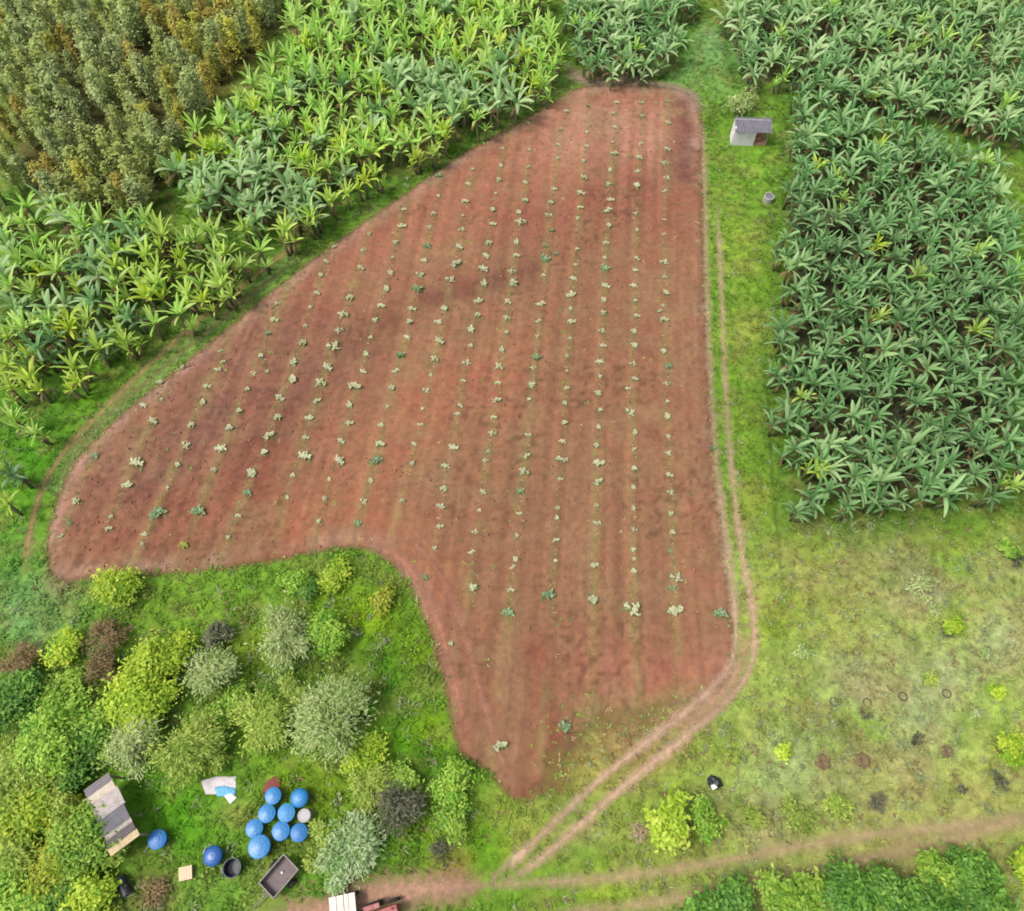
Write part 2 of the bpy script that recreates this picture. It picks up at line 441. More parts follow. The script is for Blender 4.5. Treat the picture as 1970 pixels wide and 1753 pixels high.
def base_tint(X, Y):
    """ground vegetation colour with painted edge shade at world points (base colour)"""
    u, v = proj(X, Y, 0.0)
    # mean greens: pasture on the right/bottom, lush elsewhere
    past = sstep(1050, 1500, u) * sstep(950, 1150, v)
    T = np.array([lin1(c) for c in (104, 146, 42)])[None, :] * (1 - past[:, None]) + np.array([lin1(c) for c in (150, 172, 78)])[None, :] * past[:, None]
    wu = (fbm(X, Y, 4.0) - .5) * 60; wv = (fbm(X + 50, Y + 9, 4.0) - .5) * 60
    for bu, bv, br, c, s in BLOBS:
        q = 1.0 if br > 25 else 0.15
        d2 = ((u + wu * q - bu) ** 2 + ((v + wv * q - bv) * 1.15) ** 2) / (br * br)
        w = (s * np.exp(-d2 * 0.9))[:, None]
        T = T * (1 - w) + np.array([lin1(k) for k in c])[None, :] * w
    # dead litter under the plantations and the wood
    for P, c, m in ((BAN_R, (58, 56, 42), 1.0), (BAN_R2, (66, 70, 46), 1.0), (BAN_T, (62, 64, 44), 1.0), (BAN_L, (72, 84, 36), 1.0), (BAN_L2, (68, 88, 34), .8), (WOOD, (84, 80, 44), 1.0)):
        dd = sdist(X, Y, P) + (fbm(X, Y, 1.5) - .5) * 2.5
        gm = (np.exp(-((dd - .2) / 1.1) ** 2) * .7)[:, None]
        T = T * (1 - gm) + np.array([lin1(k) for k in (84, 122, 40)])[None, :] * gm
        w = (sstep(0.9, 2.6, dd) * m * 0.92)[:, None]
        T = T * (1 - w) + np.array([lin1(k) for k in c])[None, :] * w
    nb = sstep(0.5, 0.66, fbm(X + 31, Y, 2.0))[:, None] * 0.32 * past[:, None]
    T = T * (1 - nb) + np.array([lin1(k) for k in (152, 134, 98)])[None, :] * nb
    nb = sstep(0.52, 0.68, fbm(X + 71, Y + 20, 1.3))[:, None] * (0.35 + .2 * past[:, None])
    T = T * (1 - nb) + T * np.array([[.62, .72, .62]]) * nb
    if 'TW' in globals():
        w = (np.exp(-(sdist(X, Y, TW['left_inner'], closed=False) / .8) ** 2) * .6)[:, None]
        T = T * (1 - w) + np.array([lin1(k) for k in (122, 146, 84)])[None, :] * w
    var = (0.72 + 0.56 * fbm(X, Y, 0.9))[:, None]
    nb = sstep(.5, .7, fbm(X + 7, Y + 3, 1.7))[:, None] * .28
    T = T * (1 - nb) + np.array([lin1(k) for k in (150, 140, 80)])[None, :] * nb
    T = T * np.array([[1.22, 1.15, 1.25]])
    return T * var / KEXP

# ------------------------------------------------------------------ ground
def grid_axes(a0, a1, step, far):
    mid = np.arange(a0, a1 + step * .5, step)
    return np.concatenate([[-far, a0 - 400, a0 - 60, a0 - 15], mid, [a1 + 15, a1 + 60, a1 + 400, far]])
gx = grid_axes(-66, 66, 0.3, 4000); gy = grid_axes(-10, 100, 0.3, 4000)
GX, GY = np.meshgrid(gx, gy)
X, Y = GX.ravel(), GY.ravel()
T = base_tint(np.clip(X, -70, 70), np.clip(Y, -12, 102))
nx, ny = len(gx), len(gy)
idx = np.arange(nx * ny).reshape(ny, nx)
Fq = np.stack([idx[:-1, :-1], idx[:-1, 1:], idx[1:, 1:], idx[1:, :-1]], -1).reshape(-1, 4)
M_ground = ground_mat('grass_ground', 0.62, 1.38, 1.6, 7.0, 0.7, 0.12)
g = mobj('ground', np_mesh('ground', np.stack([X, Y, np.zeros_like(X)], 1), [Fq], [M_ground], tint=T))
tag(g, kind='structure')

# ------------------------------------------------------------------ rows of seedlings (photo pixels; optional third value is size, fourth 'g' for green)
ROWS = [
 [(1285,196,.9,'g'),(1285,237,1.2),(1281,287,1.2),(1279,315,1.3),(1283,343,1),(1279,369,1),(1278,423,.8),(1276,451,.7),(1278,505,1.3),(1277,533,1),(1282,564,1.5),(1277,588,.8),(1270,599,1),(1277,614,1.3),(1277,677,1.4),(1284,706,1.4,'g'),(1283,738,1),(1283,773,.9),(1283,801,1.3),(1285,840,.9),(1285,873,1),(1285,914,1.1),(1290,948,.9),(1291,989,1.1),(1292,1025,1.3),(1291,1062,1.1,'g'),(1301,1112,1.5),(1295,1133,1,'g'),(1294,1177,1.9)],
 [(1234,199,1),(1234,224,1),(1231,277,.9),(1230,304,1.1),(1228,330,1),(1226,359,1.6),(1223,412,1.2),(1225,442,.9),(1223,497,1),(1220,520,.9),(1221,550,1.1),(1221,579,1.1),(1223,608,1),(1219,638,1.2),(1220,665,1.4),(1218,700,1),(1219,728,.9),(1206,748,.7),(1213,794,1.4),(1221,832,1.1),(1219,864,.6),(1219,902,1.3),(1219,938,.9),(1219,979,.9),(1220,1019,.8),(1219,1058,1),(1220,1076,.6),(1218,1099,1.2),(1217,1173,1.9)],
 [(1186,197,1),(1181,218,1),(1185,246,1),(1178,274,.9),(1182,297,1.4),(1173,327,1),(1171,356,1.4),(1172,385,1.1),(1170,407,1.7),(1172,435,1.4),(1165,467,1),(1164,497,1.1),(1166,517,1.6,'g'),(1162,550,1.2),(1161,577,1.2),(1161,603,1.2),(1158,637,1),(1157,665,1),(1156,696,1.1),(1155,725,1),(1150,757,1.3),(1154,789,1),(1152,822,1),(1148,858,1.3),(1148,892,1.5),(1149,927,1.2),(1147,972,.8),(1149,1008,1.2),(1141,1089,1.1),(1142,1155,2)],
 [(1132,205,1,'g'),(1129,255,1),(1128,282,1),(1123,311,1.1),(1123,342,1.3),(1115,372,1.5),(1115,399,1.2),(1112,421,1),(1109,480,1),(1106,510,.8),(1105,537,1.1),(1101,567,1.4),(1098,595,1),(1097,620,1.3),(1096,651,.9),(1091,686,1),(1091,714,.9),(1089,746,.8),(1087,776,1.1),(1085,814,1.3),(1084,849,.9),(1074,883,1.3),(1086,886,1.1),(1076,922,.8),(1072,977,.8),(1071,996,.9),(1068,1039,1),(1068,1079,.8),(1059,1144,1.9,'g')],
 [(1091,214,.9),(1079,251,.9,'g'),(1076,278,.8),(1072,305,.9),(1064,364,1),(1059,390,1.2),(1056,416,1.4),(1058,444,1.2,'g'),(1050,474,1.2,'g'),(1068,488,1,'g'),(1051,499,1.6,'g'),(1045,531,1.2),(1041,587,1.4),(1036,619,1),(1034,648,1),(1033,687,1.3,'g'),(1026,708,.9),(1024,742,1.5),(1017,769,1.1),(1016,838,1),(1012,877,1.1),(1008,908,1.4),(1002,946,1.3,'g'),(999,989,.8),(995,1031,.8),(991,1076,.9),(987,1092,.6),(982,1134,1),(976,1179,1.5,'g')],
 [(1018,237,.8),(1019,289,.9),(1017,322,.9),(1012,352,.9),(1010,386,1.4),(999,410,1.5),(1002,428,1.8),(994,467,1.4),(993,491,1.2),(985,523,1.3),(988,547,1.8),(977,581,1.1),(975,612,1),(974,640,1.1),(966,674,1.2),(960,706,1.3),(957,736,1),(955,769,1.2),(949,802,.9),(947,834,1.1),(938,869,.9),(934,886,.6),(927,945,.9),(922,982,.8),(914,1023,.8),(908,1063,1),(911,1131,1.4)],
 [(966,286,.9),(963,319,1.1),(960,348,1.2),(953,373,1),(949,405,1.5),(945,431,1.2),(939,468,1.5),(937,494,1.2),(933,519,1.6),(932,547,1.5),(923,579,1.3),(918,606,1.3),(907,635,1.5),(905,666,1.2),(898,698,1.1),(891,732,.9),(884,779,.6),(882,796,.8),(869,861,1.2),(860,897,1.2),(853,940,1.3),(851,975,1.2),(844,1014,1),(837,1055,.9)],
 [(909,325,.8),(903,355,1),(894,387,1.2),(890,415,.9),(889,442,1),(881,474,1.2),(875,508,1.6),(867,539,1.5),(856,595,1.6),(846,621,1.2),(842,655,1.5),(836,691,1.3),(829,722,.8),(820,752,1),(813,787,.7),(809,818,.8),(798,855,.8),(794,892,1.1),(772,963,.6)],
 [(843,377,.9),(833,412,1.2),(826,437,.9),(820,474,1.2,'g'),(818,502,1.2),(808,530,1.3),(806,558,1.9,'g'),(790,595,1.3),(787,620,1.6),(785,650,1),(772,684,1.6,'g'),(762,715,1.3),(755,747,1.5),(746,783,.8),(735,818,1),(731,853,1.3),(722,888,1.6,'g'),(713,925,1),(700,965,1),(690,1007,1.2,'g')],
 [(775,403,.9),(770,436,1.4),(762,468,1.2),(755,496,.7),(751,526,1.2),(743,556,1.4),(733,588,1.3),(723,617,1.2),(713,650,1.1),(705,682,1.2),(696,714,1),(682,742,1.9),(673,780,1.3),(670,815,1.1),(654,848,1.1),(650,884,1.6),(633,922,.7),(625,960,.9),(614,1003,.9)],
 [(711,451,.9),(699,482,1),(692,515,1.1),(672,573,1.4),(660,606,1.6),(652,636,1.3),(642,668,1.8),(627,705,1.6),(617,737,1.6),(609,771,1.2),(598,804,1.2),(586,842,1),(582,877,1.6),(563,915,1.1),(552,957,.8)],
 [(642,474,.7),(626,502,.9),(618,531,1.4),(607,563,1),(598,592,1),(587,627,1),(582,660,1.5),(566,698,1.6),(563,730,1.6),(536,765,1.5),(533,803,1.4),(516,838,1.5),(508,871,1.5),(484,911,1.7),(475,948,1.1,'g'),(458,991,.9),(440,1034,.8)],
 [(533,584,.9),(525,616,1.3),(517,642,1.2,'g'),(502,685,1.3),(514,715,.9),(488,719,.9),(476,749,1.3),(460,791,1.5),(441,824,1.6),(429,863,1.5),(412,904,1.1),(380,984,1.7,'g'),(355,1051,1.5,'y')],
 [(425,676,.7),(428,696,.7),(419,712,1),(396,744,1.2),(390,774,1.2),(367,818,1.4),(358,857,1.2),(343,895,1.2),(322,939,.7),(302,990,2,'g'),(280,1028,.7),(274,1047,.8)],
 [(352,707,.8),(310,735,1),(312,769,.8),(278,781,1.1),(292,809,1.4),(259,890,1.8),(249,933,1.5),(213,994,.7),(209,1016,1)],
 [(181,877,1.2,'g'),(147,966,1.4),(135,1006,.9,'g'),(118,1032,.8)],
]
EXTRA = [(1384,1181,1.7,'g','at the field corner beside the dirt track'), (845,338,1.3,'g','alone near the upper left field edge'),
         (960,1433,1.6,'','beside the wheel ruts near the field tip'), (820,1112,1.2,'g','in the wheel ruts where the field bends'),
         (868,1238,1.1,'','between the two wheel ruts along the bushes'), (1085,1395,1.9,'g','at the weedy lower edge of the field'), (1370,862,.9,'g','on the soil against the grass track')]
fits = []
for r in ROWS:
    a = np.array([(p[0], p[1]) for p in r], float)
    dg = 2 if np.ptp(a[:, 1]) > 500 else 1
    c = np.polyfit(a[:, 1], a[:, 0], dg)
    fits.append((c, a[:, 1].min(), a[:, 1].max()))
def row_x(k, v):
    c, v0, v1 = fits[k]
    vc = np.clip(v, v0, v1)
    return np.polyval(c, vc) + np.polyval(np.polyder(c), vc) * (v - vc)

# ------------------------------------------------------------------ the ploughed field
fx = np.arange(FIELD[:, 0].min() - 1.5, FIELD[:, 0].max() + 1.5, 0.22)
fy = np.arange(FIELD[:, 1].min() - 1.5, FIELD[:, 1].max() + 1.5, 0.22)
GX, GY = np.meshgrid(fx, fy); X, Y = GX.ravel(), GY.ravel()
ed = sdist(X, Y, FIELD)
u, v = proj(X, Y)
Rx = np.sort(np.stack([row_x(k, v) for k in range(16)]), 0)
ri = (Rx < u).sum(0)
lo = np.take_along_axis(Rx, np.clip(ri - 1, 0, 15)[None], 0)[0]; hi = np.take_along_axis(Rx, np.clip(ri, 0, 15)[None], 0)[0]
fr = np.where((ri > 0) & (ri < 16), (u - lo) / np.maximum(hi - lo, 20), np.where(ri == 0, (u - Rx[0]) / 70.0 + 1, (u - Rx[15]) / 75.0))
rowc = ri + fr
def L(c): return np.array([lin1(k) for k in c])[None, :]
C_S = L((152, 109, 81)); T = np.repeat(C_S, len(X), 0)
def stain(T, pts, rad, c, s, wob=14):
    """a patch of soil of another kind along a line of photo pixels"""
    P = np.array(pts, float)
    wu = (fbm(X, Y, 1.6) - .5) * wob * 2; wv = (fbm(X + 40, Y, 1.6) - .5) * wob * 2
    dd = sdist(u + wu, v + wv, P, closed=False) if len(P) > 1 else np.hypot(u + wu - P[0, 0], v + wv - P[0, 1])
    w = (s * np.exp(-(dd / rad) ** 2))[:, None]
    return T * (1 - w) + L(c) * w
T = stain(T, [(1100, 250), (1180, 240), (1250, 260)], 80, (190, 138, 115), .75)
T = stain(T, [(950, 300), (1060, 330)], 70, (182, 122, 98), .5)
T = stain(T, [(600, 560), (780, 450), (900, 380)], 70, (178, 116, 92), .5)
T = stain(T, [(1000, 430), (1150, 390), (1300, 400)], 60, (150, 85, 72), .5)
T = stain(T, [(1318, 200), (1325, 260), (1320, 330)], 20, (112, 72, 64), .8)
T = stain(T, [(1230, 370), (1285, 330), (1300, 260)], 26, (140, 86, 76), .6)
T = stain(T, [(270, 960), (330, 890), (400, 820), (460, 770)], 30, (112, 72, 64), .7, 24)
T = stain(T, [(470, 900), (540, 800), (640, 690), (800, 590), (880, 560), (1010, 520)], 26, (114, 72, 60), .7, 22)
T = stain(T, [(280, 760), (420, 690), (520, 650), (600, 620)], 40, (146, 96, 82), .6)
T = stain(T, [(200, 960), (330, 860), (470, 760), (600, 690)], 110, (144, 100, 84), .55)
T = stain(T, [(200, 1040), (330, 1010), (500, 900)], 60, (150, 88, 70), .5)
T = stain(T, [(690, 880), (830, 780), (980, 700)], 80, (172, 110, 82), .5)
T = stain(T, [(560, 1000), (700, 980), (780, 1050), (830, 1130)], 50, (176, 106, 78), .5)
T = stain(T, [(1040, 1250), (1050, 1350), (1040, 1460), (1010, 1510)], 26, (138, 72, 60), .65)
T = stain(T, [(1150, 1290), (1280, 1310), (1380, 1290)], 50, (172, 110, 90), .6)
T = stain(T, [(1120, 1390), (1230, 1360), (1330, 1330)], 26, (158, 132, 82), .6)
T = stain(T, [(1050, 1400), (1000, 1500)], 18, (150, 120, 75), .25)
T = stain(T, [(1240, 640), (1240, 680)], 18, (140, 84, 70), .5)
# pale dry rim round the field, weedy film along the rows
rim = (np.exp(-((ed - 0.5) / 0.75) ** 2) * (np.maximum(sstep(.3, .75, fbm(X, Y, 2.0)) * 1.1, .85 * sstep(1080, 1000, u) * sstep(1080, 1000, v))))[:, None] * (sstep(1420, 1250, v) * (1 - .75 * sstep(1300, 1345, u) * sstep(320, 420, v)))[:, None]
T = T * (1 - rim * .75) + L((182, 146, 126)) * rim * .75
strip = np.exp(-((np.abs(rowc - np.round(rowc))) / 0.14) ** 2) * sstep(0.30, 0.6, fbm(X * 1.3, Y * .35, 1.2)) * (rowc > .3) * (rowc < 16.6)
strip = strip[:, None] * 0.7
T = T * (1 - strip) + L((150, 128, 84)) * strip
ol = sstep(.5, .75, fbm(X + 60, Y * .6, 1.5))[:, None] * .35
T = T * (1 - ol) + L((152, 116, 82)) * ol
hv = fbm(X + 11, Y, 1.8)[:, None]; T = T * (1 + (hv - .5) * np.array([[-.05, .35, .25]]))
plough = 0.87 + 0.26 * vnoise(rowc * 9.0, Y * 0.05 + 3) * 1.0
plough = plough * (0.95 + 0.10 * vnoise(rowc * 23.0 + 7, Y * 0.10))
T = T * plough[:, None] * (0.82 + 0.36 * fbm(X, Y, .8))[:, None] * (1 - .32 * sstep(.62, .8, vnoise(X / .33, Y / .33)) * np.maximum(sstep(.5, .7, fbm(X, Y + 50, 5)), .8 * sstep(760, 480, u)))[:, None] / KEXP
Z = 0.015 + .085 * sstep(-.2, .9, ed) + (0.026 * np.cos(4 * np.pi * rowc) + .016 * np.cos(2 * np.pi * rowc)) * (.6 + .8 * fbm(X, Y, 2.5)) * sstep(0.5, 2.0, ed) + 0.06 * (fbm(X, Y, 0.5) - .5) * sstep(0.2, 1.0, ed)
keep = ed > -1.3
nx, ny = len(fx), len(fy); idx = np.arange(nx * ny).reshape(ny, nx)
Fq = np.stack([idx[:-1, :-1], idx[:-1, 1:], idx[1:, 1:], idx[1:, :-1]], -1).reshape(-1, 4)
Fq = Fq[keep[Fq].all(1)]
used = np.unique(Fq); remap = np.full(nx * ny, -1); remap[used] = np.arange(len(used))
# weedy ragged lower edge
soft = sstep(1300, 1390, v) * sstep(1000, 1060, u)
ed2 = ed - soft * (-.7 + 2.4 * fbm(X, Y, 1.0))
ed2 = ed2 * (1 - .75 * soft)
M_soil_clod = ground_mat('red_clod', .8, 1.2, 6, 20, .3, .02)
M_soil = ground_mat('red_soil', 0.80, 1.2, 2.2, 11.0, 0.5, 0.06, edge='edge', ew=(-0.3, 0.4), enoise=0.6, escale=4.5)
f = mobj('field', np_mesh('field', np.stack([X, Y, Z], 1)[used], [remap[Fq]], [M_soil], tint=T[used], extra={'edge': ed2[used]}))
tag(f, kind='structure')

# ------------------------------------------------------------------ wheel tracks
def ribbon(name, P, width, c, z, strength=1.0, jit=0.6, ew=(0.08, 0.95), enoise=0.8):
    seg = np.diff(P, axis=0); s = np.concatenate([[0], np.cumsum(np.hypot(*seg.T))])
    n = int(s[-1] / 0.25) + 2; ss = np.linspace(0, s[-1], n)
    Q = np.stack([np.interp(ss, s, P[:, 0]), np.interp(ss, s, P[:, 1])], 1)
    tn = np.gradient(Q, axis=0); tn /= np.linalg.norm(tn, axis=1)[:, None]
    nr = np.stack([-tn[:, 1], tn[:, 0]], 1)
    k = 9; w = np.linspace(-1, 1, k)
    half = width * (0.85 + jit * (fbm(Q[:, 0], Q[:, 1], 1.8) - .5) * 2)
    V = Q[:, None, :] + nr[:, None, :] * (w[None, :, None] * half[:, None, None])
    X_, Y_ = V[..., 0].ravel(), V[..., 1].ravel()
    e = np.repeat((1 - np.abs(w))[None], n, 0)
    endf = np.minimum(sstep(0, 3, ss), sstep(0, 3, s[-1] - ss))
    e = e * (0.35 + 0.65 * endf[:, None])
    if width < .8 and name == 'dirt_track' and P[:, 0].mean() > 5 and z in (.012, .13):
        e = e * (.66 + .34 * sstep(850, 1200, proj(V[..., 0], V[..., 1])[1]))
    e = e * (.62 + .5 * fbm(V[..., 0], V[..., 1], 1.6))
    zz = np.full(X_.shape, z)
    id_ = np.arange(n * k).reshape(n, k)
    Fq = np.stack([id_[:-1, :-1], id_[:-1, 1:], id_[1:, 1:], id_[1:, :-1]], -1).reshape(-1, 4)
    Tn = np.array([lin1(q) for q in c])[None] * (0.8 + 0.4 * fbm(X_, Y_, 1.2))[:, None] / KEXP
    m = ground_mat(name + '_soil', 0.8, 1.2, 2.5, 12.0, 0.4, 0.05, edge='edge', ew=ew, enoise=enoise, estr=strength, escale=2.2)
    o = mobj(name, np_mesh(name, np.stack([X_, Y_, zz], 1), [Fq], [m], tint=Tn, extra={'edge': e.ravel()}))
    tag(o, kind='structure')
    return o
for k, c, z, st in (('outer', (222, 184, 154), .012, .8), ('inner', (222, 184, 156), .13, .75), ('merge', (212, 164, 138), .126, .7), ('cross', (212, 182, 142), .016, .6), ('lower', (208, 176, 138), .020, .6),
                    ('yard', (194, 152, 126), .024, .95), ('left_outer', (172, 146, 100), .012, .85), ('left_inner', (150, 134, 86), .016, .6), ('corner', (182, 152, 134), .134, .8),
                    ('field_outer', (194, 134, 108), .138, .8), ('field_inner', (192, 136, 110), .142, .7), ('old_rut', (100, 112, 52), .012, .3)):
    ribbon('dirt_track' if k != 'old_rut' else 'path', TW[k], TRACKS[k][1] * 1.4, c, z, st)

# ------------------------------------------------------------------ grass and weeds: uncountable tufts
def on_tracks(X, Y, m=0.0):
    r = np.zeros(X.shape, bool)
    for k in TW:
        if k.startswith('field') or k == 'old_rut': continue
        r |= sdist(X, Y, TW[k], closed=False) < TRACKS[k][1] * 0.75 + m
    return r

def tufts(name, X, Y, tint, h, spread, nb, bw, z0=0.0):
    n = len(X)
    az = rng.uniform(0, 2 * np.pi, (n, nb)); le = rng.uniform(.3, 1.0, (n, nb)) * spread[:, None]
    hh = rng.uniform(.5, 1.0, (n, nb)) * h[:, None]
    ca, sa = np.cos(az), np.sin(az)
    bx = X[:, None] + ca * le * .2; by = Y[:, None] + sa * le * .2
    w = bw * rng.uniform(.6, 1.3, (n, nb))
    def P(f, g, sgn, wf): return np.stack([bx + ca * le * f - sa * w * sgn * wf, by + sa * le * f + ca * w * sgn * wf, z0 + hh * g], -1)
    V = np.stack([P(0, 0, -1, .5), P(0, 0, 1, .5), P(.45, .75, 1, 1), P(.45, .75, -1, 1), P(1.0, .85, 0, 0)], 2).reshape(-1, 3)
    b = np.arange(n * nb)[:, None] * 5
    tt = np.repeat((tint[:, None, :] * rng.uniform(.7, 1.35, (n, nb, 1))).reshape(-1, 3), 5, 0)
    me = np_mesh(name, V, [b + np.array([[0, 1, 2, 3]]), b + np.array([[3, 2, 4]])], [M_tuft], tint=tt)
    o = mobj(name, me); tag(o, kind='stuff')
    return o
CLEAR = [(525, 1531, 20), (576, 1535, 22), (513, 1565, 20), (550, 1564, 20), (489, 1594, 20), (540, 1599, 20), (575, 1602, 20), (499, 1631, 24), (302, 1615, 21), (409, 1647, 22),
         (585, 1569, 16), (446, 1672, 22), (358, 1680, 20), (538, 1686, 38), (552, 1662, 26), (520, 1710, 26), (425, 1512, 34), (395, 1513, 16), (447, 1518, 16), (445, 1538, 12), (523, 1510, 20), (238, 1705, 22), (1374, 1505, 18), (1440, 258, 46), (1477, 382, 16), (205, 1565, 60), (662, 1745, 30), (730, 1740, 30)]
def clear(uu, vv, f=1.0):
    k = np.ones(len(uu), bool)
    for a, b, r_ in CLEAR: k &= np.hypot(uu - a, vv - b) > r_ * f
    return k
M_tuft = tint_leaf_mat('grass_blades', 0.35)
def scatter(n, bounds=(-64, 64, -6, 96)):
    x = rng.uniform(bounds[0], bounds[1], n); y = rng.uniform(bounds[2], bounds[3], n)
    uu, vv = proj(x, y)
    k = (uu > -60) & (uu < 2030) & (vv > -60) & (vv < 1800)
    return x[k], y[k], uu[k], vv[k]
x, y, uu, vv = scatter(80000)
inside = np.zeros(len(x), bool)
for P in (BAN_R, BAN_R2, BAN_T, BAN_L, WOOD): inside |= sdist(x, y, P) > 1.0
k = clear(uu, vv) & (sdist(x, y, FIELD) < -0.05) & ~on_tracks(x, y) & (~inside | (rng.random(len(x)) < .12)) & (fbm(x, y, 1.3) > rng.uniform(.22, .55, len(x)))
x, y, uu, vv = x[k], y[k], uu[k], vv[k]
past = (uu > 1050) & (vv > 1000)
lushbl = (uu < 900) & (vv > 1080)
tnt = base_tint(x, y)
h = np.where(past, rng.uniform(.08, .28, len(x)), np.where(lushbl, rng.uniform(.15, .5, len(x)), rng.uniform(.1, .28, len(x))))
brown = rng.random(len(x)) < np.where(past, .14, .03)
pale = rng.random(len(x)) < np.where(past, .22, .05)
tnt = np.where(brown[:, None], col(165, 140, 100), np.where(pale[:, None], col(180, 192, 140), tnt * rng.uniform(1.0, 1.5, (len(x), 1))))
tufts('grass', x, y, tnt, h, h * 1.3 + .12, 7, .035)
# weeds in the red field: thin scatter, thick along its lower edge
x, y, uu, vv = scatter(60000)
e = sdist(x, y, FIELD)
dens = np.clip(.55 * np.exp(-((e - .1) / .45) ** 2) + sstep(1315, 1400, vv) * (uu > 1040) * .9 + .03, 0, 1)
k = (e > -.3) & (rng.random(len(x)) < dens * np.clip((fbm(x, y, 1.6) - .33) * 4, 0, 1)) & ~((uu > 1355) & (uu < 1420) & (vv < 1250) & (e > .5))
x, y, uu, vv = x[k], y[k], uu[k], vv[k]
tw = np.where((rng.random(len(x)) < .4)[:, None], col(190, 186, 120), col(150, 186, 80)) * rng.uniform(.8, 1.5, (len(x), 1))
hh = rng.uniform(.03, .10, len(x))
tufts('weeds', x, y, tw, hh, hh * 2.2 + .08, 6, .035, z0=.09)

# clods of turned soil
x, y, uu, vv = scatter(42000)
e = sdist(x, y, FIELD)
k = (e > .2) & (rng.random(len(x)) < np.clip(.12 + .8 * sstep(.5, .68, fbm(x, y, 3.0)) + .5 * sstep(700, 350, uu), 0, 1))
x, y = x[k], y[k]; n = len(x)
r_ = rng.uniform(.03, .075, n) * rng.choice([1, 1, 1, 1.7], n)
an = rng.uniform(0, 6.28, n)[:, None] + np.array([0, 1.6, 3.1, 4.7])
P = np.stack([x[:, None] + np.cos(an) * r_[:, None] * rng.uniform(.7, 1.3, (n, 4)), y[:, None] + np.sin(an) * r_[:, None] * rng.uniform(.7, 1.3, (n, 4)), np.full((n, 4), .05)], -1)
Q = P * np.array([1, 1, 0]); cen = Q.mean(1, keepdims=True); Q = cen + (Q - cen) * .6; Q[..., 2] = (.10 + r_ * rng.uniform(.8, 1.4, n))[:, None]
V = np.concatenate([P, Q], 1).reshape(-1, 3); b = np.arange(n)[:, None] * 8
tc = np.repeat(col(168, 120, 94) * rng.uniform(.7, 1.3, (n, 1)), 8, 0)
o = mobj('soil_clods', np_mesh('soil_clods', V, [(b + np.array([q])) for q in ((4, 5, 6, 7), (0, 1, 5, 4), (1, 2, 6, 5), (2, 3, 7, 6), (3, 0, 4, 7))], [M_soil_clod], tint=tc)); tag(o, kind='stuff')

# ------------------------------------------------------------------ leaves, plants
def blade(az, L_, e0, droop, w, seg=6, fold=0.25, twist=0.0, w0=.12):
    """one long arching leaf; returns V, quads"""
    V = []; p = np.zeros(3); el = e0
    dirh = np.array([math.cos(az), math.sin(az), 0]); side = np.array([-math.sin(az), math.cos(az), 0])
    for i in range(seg + 1):
        t = i / seg
        wt = w * max(.05, (math.sin(math.pi * min(1, (t * .93 + .04)) ** .8)) ** .5) if t > w0 else w * .12
        nrm = dirh * -math.sin(el) + np.array([0, 0, 1]) * math.cos(el)
        sd = side * math.cos(twist) + nrm * math.sin(twist)
        V += [p + sd * wt - nrm * wt * fold, p, p - sd * wt - nrm * wt * fold]
        p = p + (dirh * math.cos(el) + np.array([0, 0, 1]) * math.sin(el)) * (L_ / seg)
        el -= droop / seg * (0.5 + t * 1.2)
    Q = []
    for i in range(seg):
        a = i * 3
        Q += [(a, a + 3, a + 4, a + 1), (a + 1, a + 4, a + 5, a + 2)]
    return np.array(V), np.array(Q)

def banana_meshes(nm, seed, h, nl, L_, mats, wmul=1.0, flat=0.0):
    """returns (trunk mesh, crown mesh) of one clump: a main stem and its suckers"""
    r = random.Random(seed)
    Vs, Qs, mi, var = [], [], [], []; n = 0
    mb = MB()
    stems = [(0, 0, h, nl, L_)]
    a_ = r.uniform(0, 6.28)
    for i in range(r.choice([1, 2, 2])):
        a_ += r.uniform(1.6, 3.2); q = r.uniform(.45, .8); k = r.uniform(.5, .85)
        stems.append((math.cos(a_) * q, math.sin(a_) * q, h * k, max(5, int(nl * .65)), L_ * (.55 + .4 * k)))
    for (ox, oy, hh, nn, LL) in stems:
        a0 = r.uniform(0, 6.28); lx, ly = r.uniform(-.2, .2), r.uniform(-.2, .2)
        for i in range(nn):
            az = a0 + i * 2.4 + r.uniform(-.7, .7)
            up = i / (nn - 1)                     # youngest is the steepest
            V, Q = blade(az, LL * r.uniform(.6, 1.2) * (1 - .15 * abs(up - .5)), R(38 + 44 * up) - flat + r.uniform(-.2, .2), R((92 if wmul > .82 else 66) - 45 * up) * r.uniform(.5, 1.3),
                         LL * .095 * wmul * r.uniform(.75, 1.2), 8, r.uniform(.15, .6), r.uniform(-.6, .6))
            V = V + np.array([ox + lx, oy + ly, hh - .12 + .25 * up])
            Vs.append(V); Qs.append(Q + n); n += len(V); mi += [0] * len(Q)
            b = r.random(); vv_ = np.full(len(V), b * .75); vv_[1::3] += .25     # pale midrib
            var.append(vv_)
        for i in range(r.choice([1, 2, 3])):          # dead leaves hanging down the stem
            V, Q = blade(r.uniform(0, 6.28), LL * .7, R(5), R(120), LL * .06, 5, .5, r.uniform(-.6, .6))
            Vs.append(V + np.array([ox + lx, oy + ly, hh - .25])); Qs.append(Q + n); n += len(V); mi += [1] * len(Q); var.append(np.full(len(V), r.random()))
        mb.tube([(ox * .6, oy * .6, -.05), (ox * .85 + lx * .5, oy * .85 + ly * .5, hh * .5), (ox + lx, oy + ly, hh)], .13, .07, 7)
    crown = np_mesh(nm + '_crown', np.concatenate(Vs), [np.concatenate(Qs)], mats, mi, np.clip(np.concatenate(var), 0, 1), smooth=True)
    V = np.concatenate(mb.v)
    trunk = np_mesh(nm + '_trunk', V, [np.array([q for q in mb.f if len(q) == 4]), np.array([q for q in mb.f if len(q) == 7])], [mats[2]], var=np.full(len(V), .5))
    return trunk, crown

